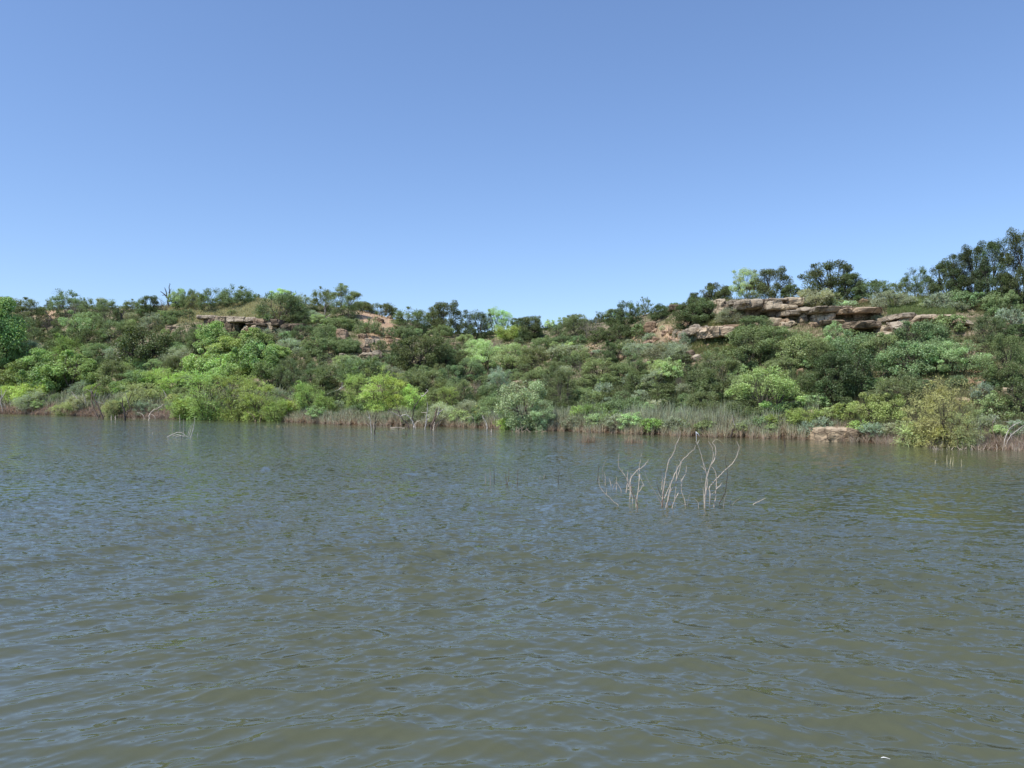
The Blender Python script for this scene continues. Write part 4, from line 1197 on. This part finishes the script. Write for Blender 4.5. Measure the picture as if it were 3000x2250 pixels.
wood('dead_snag', 'twin pale and black stems in the water under the lime green willow', 'dead snag', 'K', 628, [
 ('w', 5, '235,625 228,540 215,450 200,400 180,400'), ('k', 6, '272,628 285,540 285,430 305,350 308,310'), ('p', 4, '268,560 262,500 270,470'), ('n', 3, '290,480 320,420 340,360'), ('p', 3, '190,520 160,480 150,440'), ('w', 3, '205,420 200,360 180,300'), ('k', 3, '300,540 285,500')], SN, split=False)
wood('dead_snag', 'black footed leaning snag crossing under the lime green willow', 'dead snag', 'K', 560, [
 ('k', 7, '760,560 745,500 700,450 650,390 620,330 590,310 530,290 475,280'), ('p', 5, '740,495 690,450'), ('k', 4, '620,330 590,250 575,190'), ('g', 4, '650,390 590,360 530,330 460,290')], SN, split=False)
wood('dead_snag', 'arched pale snag with a tall twisted white top beside the lime green willow', 'dead snag', 'K', 560, [
 ('w', 7, '835,560 825,490 790,430 750,380 710,358 650,378'), ('k', 6, '825,560 815,450 818,350 825,280 860,220 900,160 945,105'), ('p', 5, '850,545 845,490 880,460 920,445'), ('w', 4, '945,105 980,75 1010,40 1030,25 1000,0'), ('w', 3, '945,105 925,70'), ('w', 5, '840,480 870,495 920,450')], SN, split=False)
wood('dead_snag', 'slim white upright snag with a bent arm, right of the lime green willow', 'dead snag', 'K', 570, [
 ('w', 6, '992,572 1000,450 1015,350 1025,250 1010,180'), ('w', 4, '1015,440 1050,400 1035,355'), ('p', 3, '1005,335 950,330 930,325')], SN, split=False)
wood('dead_snag', 'thick dark snag leaning right in a clump with white tips', 'dead snag', 'K', 570, [
 ('n', 11, '1070,568 1100,470 1130,380 1150,300 1165,255'), ('p', 8, '1060,520 1080,450 1110,390'), ('w', 6, '1165,370 1180,310 1190,245'), ('w', 5, '1165,365 1210,310 1275,270'), ('n', 8, '1080,560 1130,430 1170,360'), ('p', 7, '1105,572 1115,510 1125,460'),
 ('n', 6, '1130,568 1160,500 1210,440 1270,425'), ('k', 8, '1065,568 1068,540')], SN, split=False)
wood('dead_snag', 'pale forked Y shaped snag standing off the reeds left of the pale flecked tree', 'dead snag', 'K', 580, [
 ('w', 6, '1862,582 1862,540 1850,480 1820,420 1800,370'), ('w', 5, '1865,545 1910,490 1960,455 2000,430'), ('p', 3, '1975,510 2010,480 2040,450'), ('p', 3, '1835,450 1800,400 1785,350')], SN, split=False)
wood('dead_snag', 'curved pale branch dipping into the water left of the forked Y snag', 'dead snag', 'K', 525, [('p', 4, '1730,525 1690,480 1685,430 1650,390 1610,380'), ('p', 3, '1700,500 1620,500'), ('g', 3, '1650,400 1590,400 1545,410')], SN, split=False)
wood('driftwood_log', 'long pale bent log floating under the lime green willow', 'driftwood', 'K', 535, [('p', 6, '320,490 370,510 410,535 500,520 600,510 740,510'), ('p', 4, '500,548 600,540 700,548'), ('p', 3, '380,510 390,450 400,420')], split=False, ext=0)
wood('dead_twig', 'short black post alone in the water below the lime green willow', 'twig', 'K', 645, [('k', 5, '716,645 720,605')], GR, split=False, ext=.1)
for c, by, pts, lab in [('k', 575, '608,575 606,530', 'black stub beside the floating bent log'), ('k', 552, '470,555 470,530', 'small black stub left of the floating bent log'), ('p', 605, '1920,605 1922,560', 'pale stub right of the forked Y snag')]:
    wood('dead_twig', lab, 'twig', 'K', by, [(c, 4, pts)], GR, split=False, ext=.1)
wood('driftwood_log', 'pale straight log lying along the waterline of the right bank', 'driftwood', 'E', 1556, [('w', 6, '490,1550 560,1556 640,1560 670,1560')], split=False, ext=0)
wood('dead_snag', 'black crooked stem standing at the end of the pale straight log', 'dead snag', 'E', 1560, [('k', 5, '508,1560 525,1500 540,1470 530,1400'), ('g', 3, '540,1460 520,1380'), ('p', 3, '500,1545 460,1510 440,1490')], SN, split=False)
wood('dead_twig', 'short black forked stub alone off the right reeds', 'twig', 'E', 1630, [('k', 4.5, '938,1632 932,1590 925,1555')], GR, split=False, ext=.1)
wood('dead_snag', 'dead leaning stem in front of the big pale boulder', 'dead snag', 'L', 385, [('b', 4, '305,385 335,340 355,300 350,215'), ('b', 3, '350,245 320,235')], SN, split=False)
wood('dead_snag', 'white upright dead stem with side arms right of the tall tamarisk', 'dead snag', 'L', 455, [
 ('w', 5, '1815,455 1800,360 1780,270 1770,170'), ('w', 4, '1800,350 1720,315 1640,310 1560,330'), ('w', 3, '1780,265 1700,255'), ('w', 3, '1700,320 1620,280 1570,265'), ('g', 3, '1790,430 1720,380 1650,330'), ('g', 2, '1680,320 1740,370 1700,390')], SN, split=False)
wood('dead_snag', 'short pale stump below the tall tamarisk', 'dead snag', 'L', 458, [('w', 5, '1600,458 1595,410 1590,380'), ('b', 4, '1555,460 1550,390 1530,330'), ('b', 3, '1550,400 1500,350 1480,300'), ('p', 3, '1460,445 1470,400')], SN, split=False)
wood('dead_snag', 'grey wavy dead stem between the white stem and the arched one', 'dead snag', 'L', 465, [('n', 5, '1945,465 1925,370 1900,280 1900,180'), ('p', 5, '1945,468 1940,410'), ('g', 3, '1905,200 1945,120'), ('g', 3, '1940,460 1990,455 1900,430')], SN, split=False)
wood('dead_snag', 'pair of long white arching dead stems near the right edge', 'dead snag', 'L', 468, [
 ('w', 5, '2010,468 2020,370 2060,270 2120,215 2185,190'), ('w', 5, '2015,468 2050,380 2100,310 2210,225'), ('g', 3, '2060,270 2110,200 2000,185'), ('p', 3, '2090,330 2150,370 2205,400'), ('p', 3, '1970,465 1890,440'), ('w', 3, '2080,300 2090,380')], SN, split=False)
wood('dead_snag', 'grey dead tree with forked bare top in front of the tallest hilltop tree', 'dead snag', 'B', 440, [('g', 9, '1500,445 1498,390 1505,330 1500,290'), ('w', 6, '1495,430 1460,425 1430,395'), ('w', 6, '1505,435 1540,410 1570,400'), ('g', 4, '1505,340 1540,300 1570,280')], SN, split=False)
wood('dead_snag', 'black bare tree against the sky left of the meadow', 'dead snag', 'A', 330, [('k', 6, '1640,330 1630,250 1600,210 1560,180'), ('k', 5, '1632,260 1650,200 1645,140 1650,100'), ('k', 4, '1620,230 1610,170 1600,140'), ('k', 3, '1640,190 1665,150'), ('k', 3, '1600,210 1575,215'), ('g', 3, '1570,300 1545,240')], SN, split=False)
wood('dead_snag', 'black leaning dead trunk on the upper left slope', 'dead snag', 'A', 560, [('k', 7, '545,560 520,480 480,420 440,370'), ('k', 4, '500,450 470,460 440,440'), ('g', 4, '520,500 560,430')], SN, split=False)
wood('dead_snag', 'dark stubby trunk with a bare crown on the left ridge', 'dead snag', 'A', 480, [('k', 12, '1185,482 1183,430 1170,390'), ('k', 5, '1180,430 1200,390 1205,350'), ('k', 4, '1175,400 1150,370 1155,330'), ('g', 3, '1200,390 1230,370')], SN, split=False)
wood('dead_snag', 'bleached dead limb sticking out of the olive green brush', 'dead snag', 'B', 1225, [('w', 7, '1475,1225 1520,1180 1590,1150 1640,1130 1700,1090'), ('w', 4, '1640,1130 1665,1100 1665,1060'), ('g', 5, '1510,1250 1560,1245 1620,1245')], SN, split=False, ext=0)
wood('dead_snag', 'black branching leafless shrub between willows at the left shore', 'dead snag', 'B', 1345, [('k', 6, '1240,1345 1210,1280 1190,1210 1150,1150'), ('n', 5, '1210,1280 1150,1230 1080,1180'), ('n', 4, '1225,1310 1150,1300 1080,1330'), ('n', 3, '1190,1220 1200,1150 1190,1120'), ('n', 3, '1215,1290 1260,1260 1300,1240')], SN, split=False)
wood('dead_snag', 'dark low limbs fanned out over the water below the bright willows', 'dead snag', 'B', 1435, [('n', 6, '1080,1438 1020,1410 960,1390 890,1345'), ('n', 6, '820,1420 790,1380 740,1345'), ('n', 4, '1040,1420 1000,1380 930,1360'), ('n', 4, '870,1425 880,1390 850,1340'), ('n', 4, '960,1430 930,1400 910,1350')], SN, split=False)

# ------------------------------------------------------------------ reeds and grasses
def blades(P, Hh, W, lean, cols_base, cols_tip, bend=.25):
    """two-segment grass blades; returns a mesh"""
    n = len(P); rng = RNG
    a = rng.uniform(0, 6.283, n); l = np.stack([np.cos(a), np.sin(a), np.zeros(n)], 1) * (lean * Hh)[:, None]
    f = rng.uniform(0, 6.283, n); wv = np.stack([np.cos(f), np.sin(f), np.zeros(n)], 1) * (W * .5)[:, None]
    up = np.array([0, 0, 1.])
    p0 = P; p1 = P + l * .35 + up * (Hh * .55)[:, None]; p2 = P + l + up * (Hh * (1 - lean * bend))[:, None]
    V = np.stack([p0 - wv, p0 + wv, p1 - wv * .8, p1 + wv * .8, p2 - wv * .15, p2 + wv * .15], 1).reshape(-1, 3)
    i = np.arange(n)[:, None] * 6
    Q = np.concatenate([i + np.array([0, 1, 3, 2]), i + np.array([2, 3, 5, 4])], 1).reshape(-1, 4)
    mid = cols_base * .45 + cols_tip * .55
    Cc = np.stack([cols_base, cols_base, mid, mid, cols_tip, cols_tip], 1).reshape(-1, 3)
    return V, Q, Cc
def blade_obj(nm, parts, **tg):
    V = []; Q = []; C = []; n = 0
    for v, q, c in parts: V.append(v); Q.append(q + n); C.append(c); n += len(v)
    V = np.concatenate(V); o0 = V.mean(0); o0[2] = 0
    me = mesh_np(nm, V - o0, np.concatenate(Q), [M_BLADE]); add_attr(me, 'tint', np.concatenate(C), 'POINT', 'FLOAT_COLOR')
    return tag(link(nm, me, None, tuple(o0)), **tg)
def vary(c, n, s=.16, h=.06):
    g = RNG.normal(1, s, n)[:, None]; return np.clip(np.array(c)[None] * g * (1 + RNG.normal(0, h, (n, 3))), .004, 1)

def shore_band(u0, u1, n, dmin, dmax, h0, h1, cb, ct, wid=.022, lean=.28, patch=0.0):
    u = RNG.uniform(u0, u1, n)
    if patch:
        d = np.sin(u * .021 + 1) + np.sin(u * .057) + .6 * np.sin(u * .13 + 2); u = u[d > (patch - 1.0)]
        n = len(u)
    Y = np.interp(u, *T_S) + dmin + (dmax - dmin) * RNG.random(n) ** 1.2 + .35 * np.sin(u * .05) + .25 * np.sin(u * .17 + 1) + .15 * np.sin(u * .41)
    X = ray_x(u, Y); Z = np.maximum(H(u, Y), -.12)
    hh = RNG.uniform(h0, h1, n) * (1 + .22 * np.sin(X * .9) * np.sin(Y * .7) + .15 * np.sin(X * 2.7))
    return blades(np.stack([X, Y, Z], 1), hh, RNG.uniform(.6, 1.5, n) * wid * (Y / 55), np.abs(RNG.normal(0, lean, n)), vary(cb, n, .34), vary(ct, n, .3))
RED = (.50, .36, .26); STRAW = (.70, .58, .42); GG = (.52, .56, .37); YG = (.24, .28, .10); GRY = (.42, .37, .31)
blade_obj('shoreline_reeds', [shore_band(830, 2360, 36000, -.3, 2.2, .3, .8, RED, GG, .028), shore_band(830, 2360, 12000, -.4, .9, .25, .65, RED, STRAW, .028, lean=.45), shore_band(830, 2360, 9000, -.2, 1.6, .3, .85, (.13, .085, .06), (.16, .15, .09), .028, lean=.35), shore_band(1400, 2400, 7000, .6, 3.2, .6, 1.15, (.19, .15, .09), GG, .028, lean=.2),
      shore_band(2360, 3800, 18000, -.2, 1.4, .2, .55, RED, GRY, .018, .5), shore_band(830, 3100, 11000, -.5, .4, .12, .45, (.17, .11, .08), STRAW, .025, lean=.8)],
      label='band of grey green reeds with rusty stems along the right hand shoreline', cat='reeds', kind='stuff')
blade_obj('shoreline_brush', [shore_band(-600, 860, 17000, -.4, 2.6, .25, .75, RED, (.45, .33, .24), .028, .6), shore_band(-160, 860, 9000, -.6, 1.8, .2, .65, (.20, .13, .09), GRY, .026, .8), shore_band(-160, 860, 10000, 1.5, 7, .5, 1.3, (.17, .13, .08), GG, .035)],
      label='tangle of reddish dead twigs and grey grass along the left shoreline', cat='dry brush', kind='stuff')
def reed_clump(crop, cx, cy, w, h, n, label):
    ox, oy, s = CROPS[crop]; u = RNG.normal(ox + cx / s, w / s / 4.2, n); Yc = F * EYE / (oy + cy / s - HY)
    Y = Yc + RNG.normal(0, .22, n); X = ray_x(u, Y); k = np.clip(1.25 - np.abs(u - (ox + cx / s)) / (w / s / 1.6), .35, 1)
    hh = h / s / F * Yc * k * RNG.uniform(.35, 1.1, n)
    v, q, c = blades(np.stack([X, Y, np.full(n, -.05)], 1), hh + .05, RNG.uniform(.010, .022, n), np.abs(RNG.normal(.1, .38, n)), vary((.34, .24, .16), n, .25), vary((.50, .40, .27), n))
    blade_obj('reed_clump', [(v, q, c)], label=label, cat='reeds', group='straw coloured reed clumps off the shore')
reed_clump('D', 740, 1645, 260, 110, 190, 'left of two straw coloured reed clumps standing off the shore')
reed_clump('D', 1170, 1650, 260, 90, 170, 'right of two straw coloured reed clumps standing off the shore')
def sticks(crop, cx, cy, w, h, n, nm, label, col=(.46, .36, .25)):
    ox, oy, s = CROPS[crop]; rng = np.random.default_rng(int(cx)); tb = Tubes(); Yc = F * EYE / (oy + cy / s - HY)
    O = np.array([ray_x(ox + cx / s, Yc), Yc, 0])
    for i in range(n):
        u = ox + (cx + rng.uniform(-.5, .5) * w) / s; Y = Yc + rng.uniform(-.5, .4); L_ = h / s / F * Yc * rng.uniform(.3, 1.1)
        a = rng.uniform(-1.1, 1.1); b = np.array([ray_x(u, Y), Y, -.06]); d = np.array([math.sin(a), rng.uniform(-.4, .4), math.cos(a)])
        m_ = b + d * L_ * .5 + rng.normal(size=3) * .03; tb.add(catmull([b, m_, b + d * L_ + rng.normal(size=3) * .06]), .018, .006, 4)
    o = link(nm, Tubes.mesh(tb, nm, M_BARK)); o.data.transform(__import__('mathutils').Matrix.Translation(-Vector(O))); o.location = O; o.color = (*col, 1)
    tag(o, label, 'dead twigs')
sticks('B', 1120, 1500, 420, 50, 26, 'broken_reeds', 'scattered low straw stubs in the water off the bright willows', (.40, .34, .20))
sticks('C', 1820, 1545, 340, 90, 22, 'fallen_branches', 'criss crossed bleached sticks at the foot of the pale flecked tree')
sticks('N', 620, 410, 1100, 110, 60, 'fallen_branches', 'bleached sticks piled along the far left waterline', (.42, .35, .27))
sticks('L', 1700, 465, 900, 60, 50, 'fallen_branches', 'pale dry sticks on the mud below the tall tamarisk at lower right', (.50, .40, .31))
sticks('N', 1700, 470, 620, 90, 40, 'fallen_branches', 'bleached sticks tangled round the short stump at left', (.45, .34, .25))
sticks('K', 560, 540, 640, 120, 34, 'fallen_branches', 'grey brown sticks lodged under the lime green willow', (.30, .23, .17))

# hillside grass: dense in the meadow, thin tufts elsewhere
def grass_field(regions):
    out = []
    for (u0, u1, y0, y1, n, h0, h1, cb, ct) in regions:
        u = RNG.uniform(u0, u1, n); y = RNG.uniform(y0, y1, n)
        # group into tufts
        Ys = []; Z = []
        cols = np.round(u / 3).astype(int)
        Y = np.empty(n); ok = np.ones(n, bool)
        for c in np.unique(cols):
            m_ = cols == c; uc = c * 3.
            Dsu = float(np.interp(uc, *T_S)); Dru = float(np.interp(uc, *T_R))
            yy = np.linspace(Dsu, Dru + 1.5, 260); zz = H(np.full_like(yy, uc), yy); yp = HY - F * (zz - EYE) / yy
            env_ = np.minimum.accumulate(yp)
            idx = np.searchsorted(-env_, -y[m_]); ok[m_] = idx < 259
            Y[m_] = yy[np.clip(idx, 0, 259)] + RNG.normal(0, .25, m_.sum())
        bk = (np.abs(u - 1105 - .45 * (y - 940)) < 40) & (np.abs(y - 945) < 55) | (np.abs(u - 1985) < 55) & (np.abs(y - 975) < 30)
        ok &= ~(bk & (RNG.random(n) < .85))
        X = ray_x(u, Y); P = np.stack([X, Y, H(u, Y) - .02], 1)[ok]; k = len(P)
        out.append(blades(P, RNG.uniform(h0, h1, k) * (1 + .3 * np.sin(P[:, 0] * 2.1) * np.sin(P[:, 1] * 1.7)), RNG.uniform(.6, 1.4, k) * .034 * P[:, 1] / 80, np.abs(RNG.normal(0, .35, k)), vary(cb, k), vary(ct, k, .2)))
    return out
MD = (.56, .53, .27)
blade_obj('hillside_grass', grass_field([
    (440, 850, 868, 945, 42000, .2, .45, (.50, .46, .24), MD), (3050, 3800, 860, 1250, 20000, .2, .5, (.17, .15, .08), (.27, .26, .12)), (-600, -100, 900, 1190, 12000, .2, .5, (.17, .15, .08), (.27, .26, .12)), (-120, 3120, 860, 1180, 70000, .15, .42, (.17, .15, .08), (.27, .26, .12)),
    (2080, 3000, 855, 905, 14000, .15, .4, (.18, .17, .08), (.27, .30, .13)), (1950, 2150, 940, 1040, 9000, .15, .4, (.17, .17, .07), (.24, .28, .10)),
    (2600, 2800, 880, 930, 9000, .2, .45, (.17, .19, .08), (.25, .32, .12)), (1600, 2400, 1120, 1260, 26000, .3, .8, (.16, .17, .08), (.24, .29, .14)),
    (2300, 3050, 1150, 1290, 16000, .25, .7, (.18, .16, .09), (.27, .28, .14)), (850, 1700, 1160, 1230, 14000, .3, .7, (.14, .15, .07), (.22, .28, .11))]),
    label='yellow green grass growing between the shrubs and on the hilltop meadow', cat='grass', kind='stuff')

# low leafy ground cover between the countable shrubs
def ground_cover():
    rng = RNG; n = 9000
    u = rng.uniform(-150, 3150, n); y = rng.uniform(890, 1270, n); P = []; T = []; cl = []
    bare = [(1040, 1170, 890, 1010), (545, 830, 870, 935), (2080, 2880, 860, 985), (1330 + 560, 1990, 925, 1010), (2000, 2160, 900, 1040)]
    for i in range(n):
        if any(a < u[i] < b and c < y[i] < d for a, b, c, d in bare) and rng.random() < .86: continue
        Ds_ = float(np.interp(u[i], *T_S))
        Y, Z = hit(u[i], y[i])
        if Z < .25 or Y < Ds_ + .8: continue
        P.append((ray_x(u[i], Y), Y, Z)); cl.append(rng.integers(4))
    n_in = len(P)
    for side, cnt in (((3060, 3900), 1500), ((-650, -60), 900)):       # the slopes just outside the photo
        for _ in range(cnt):
            uu = rng.uniform(*side); D0 = float(np.interp(uu, *T_S)); D1 = float(np.interp(uu, *T_R)); Y = D0 + 1 + (D1 - D0 + 4) * rng.random()
            P.append((ray_x(uu, Y), Y, float(H(uu, Y)))); cl.append(rng.integers(4))
    P = np.array(P); cl = np.array(cl); m_ = 26
    r = rng.uniform(.25, .62, len(P)) * (P[:, 1] / 80) ** .5
    r[n_in:] *= rng.uniform(1.5, 4.5, len(P) - n_in)
    m_ = np.where(np.arange(len(P)) < n_in, 26, 170)
    C = np.repeat(P, m_, 0); R = np.repeat(r, m_)[:, None]
    d = unit(rng.normal(size=(len(C), 3))); d[:, 2] = np.abs(d[:, 2])
    pos = C + d * R * rng.random((len(C), 1)) ** .4 * np.array([1, 1, .9])
    ax = unit(rng.normal(size=(len(C), 3)) * .6 + d * .5 + np.array([0, 0, .6])); nr_ = unit(d + rng.normal(size=(len(C), 3)) * .6)
    b = unit(np.cross(ax, nr_)); l = (.075 * rng.uniform(.6, 1.5, len(C)) * (C[:, 1] / 70))[:, None]
    V = np.stack([pos - ax * l, pos + b * l * .42, pos + ax * l, pos - b * l * .42], 1).reshape(-1, 3)
    pal = np.array([(.10, .155, .05), (.15, .185, .11), (.19, .20, .09), (.07, .105, .04)])
    col = pal[np.repeat(cl, m_)] * rng.normal(1, .2, (len(C), 1)); col = np.clip(np.repeat(col, 4, 0), .01, 1)
    me = mesh_np('ground_cover', V, np.arange(len(V)).reshape(-1, 4), [M_BLADE]); add_attr(me, 'tint', col, 'POINT', 'FLOAT_COLOR')
    tag(link('ground_cover', me), 'low leafy weeds filling the gaps between the shrubs on the slopes', 'ground cover', kind='stuff')
ground_cover()
# ------------------------------------------------------------------ labels for the plants
LM = [(p[1], p[2] - p[4] / 2, p[7], p) for p in PLANTS if p[7]]
def short(lab):
    for cut in (' with ', ' standing ', ' against ', ' in front ', ' behind ', ' beside ', ' under ', ' directly ', ' below ', ' alone ', ' above ', ' in the centre', ' at the ', ' right of', ' left of', ' on the ', ' joined', ' leaning', ' highest', ' cut off', ' over the', ', ', ' in the slope', ' just'):
        i = lab.find(cut)
        if i > 12: lab = lab[:i]
    return lab
EXTRA = [(2300, 905, 'long layered cliff'), (2720, 940, 'rounded rock dome'), (2090, 985, 'overhanging flat slab'), (690, 955, 'left hill cliff'), (700, 900, 'hilltop meadow'),
         (1075, 1030, 'boulder heap'), (1110, 930, 'tan bank'), (1480, 1250, 'forked Y snag'), (280, 1150, 'grey leaning snag'), (360, 1190, 'black forked snag'), (2480, 1275, 'big pale boulder'),
         (2950, 1260, 'white arching stems'), (950, 910, 'grey dead tree'), (490, 860, 'black bare tree'), (2180, 1280, 'pale straight log'), (0, 1160, 'white twisted snag'), (1820, 1290, 'straw reed clumps')]
used = {p[7] for p in PLANTS if p[7]}
for e, u, yb, wp, hp, sp, hm, lab in PLANTS:
    k, adj = KIND[sp]
    if not lab:
        asp = wp / hp
        shape = 'tall narrow' if asp < .75 and hm > 2.6 else 'low spreading' if asp > 1.9 else 'small' if max(wp, hp) < 42 else 'broad' if wp > 95 else 'rounded'
        noun = {'oak': 'oak', 'shrub': 'bush' if sp != 'B' else 'bush', 'olive_tree': 'tree'}.get(k, k)
        noun += {'juniper': '', 'mesquite': ' tree' if hm > 2.6 else ' bush', 'willow': '', 'oak': ' tree' if hm > 2.6 else ' bush'}.get(noun, '')
        yc = yb - hp / 2
        c = [(x, y, t) for x, y, t in EXTRA] + [(x, y, short(t)) for x, y, t, p in LM]
        c.sort(key=lambda q: math.hypot(q[0] - u, (q[1] - yc) * 1.3))
        def rel(q):
            dx, dy = u - q[0], yc - q[1]; near = math.hypot(dx, dy) < 75
            if abs(dx) > abs(dy) * 1.2: r = 'right of' if dx > 0 else 'left of'
            else: r = 'below' if dy > 0 else 'above'
            return ('just ' if near else '') + r
        lab = None
        for q in c[:3]:
            t = f'{shape} {adj} {noun} {rel(q)} the {q[2]}'
            if t not in used and len(t.split()) <= 16: lab = t; break
        if not lab:
            for i in range(9):
                for j in range(i + 1, 14):
                    t = f'{shape} {adj} {noun} {rel(c[i])} the {c[i][2]}, {rel(c[j])} the {c[j][2]}'
                    if t not in used and len(t.split()) <= 16: lab = t; break
                if lab: break
        if not lab: lab = t
        used.add(lab)
    tag(e, lab, 'shrub' if sp == 'B' else CAT[k], {'oak': 'oaks on the hillside', 'juniper': 'junipers on the hillside', 'cottonwood': 'cottonwoods near the shore', 'willow': 'willows along the shore',
        'mesquite': 'mesquites on the slopes', 'sagebrush': 'sagebrush on the slopes', 'tamarisk': 'tamarisks along the shore', 'shrub': 'shrubs on the hillside', 'olive_tree': 'olive trees at the waterline'}[k])
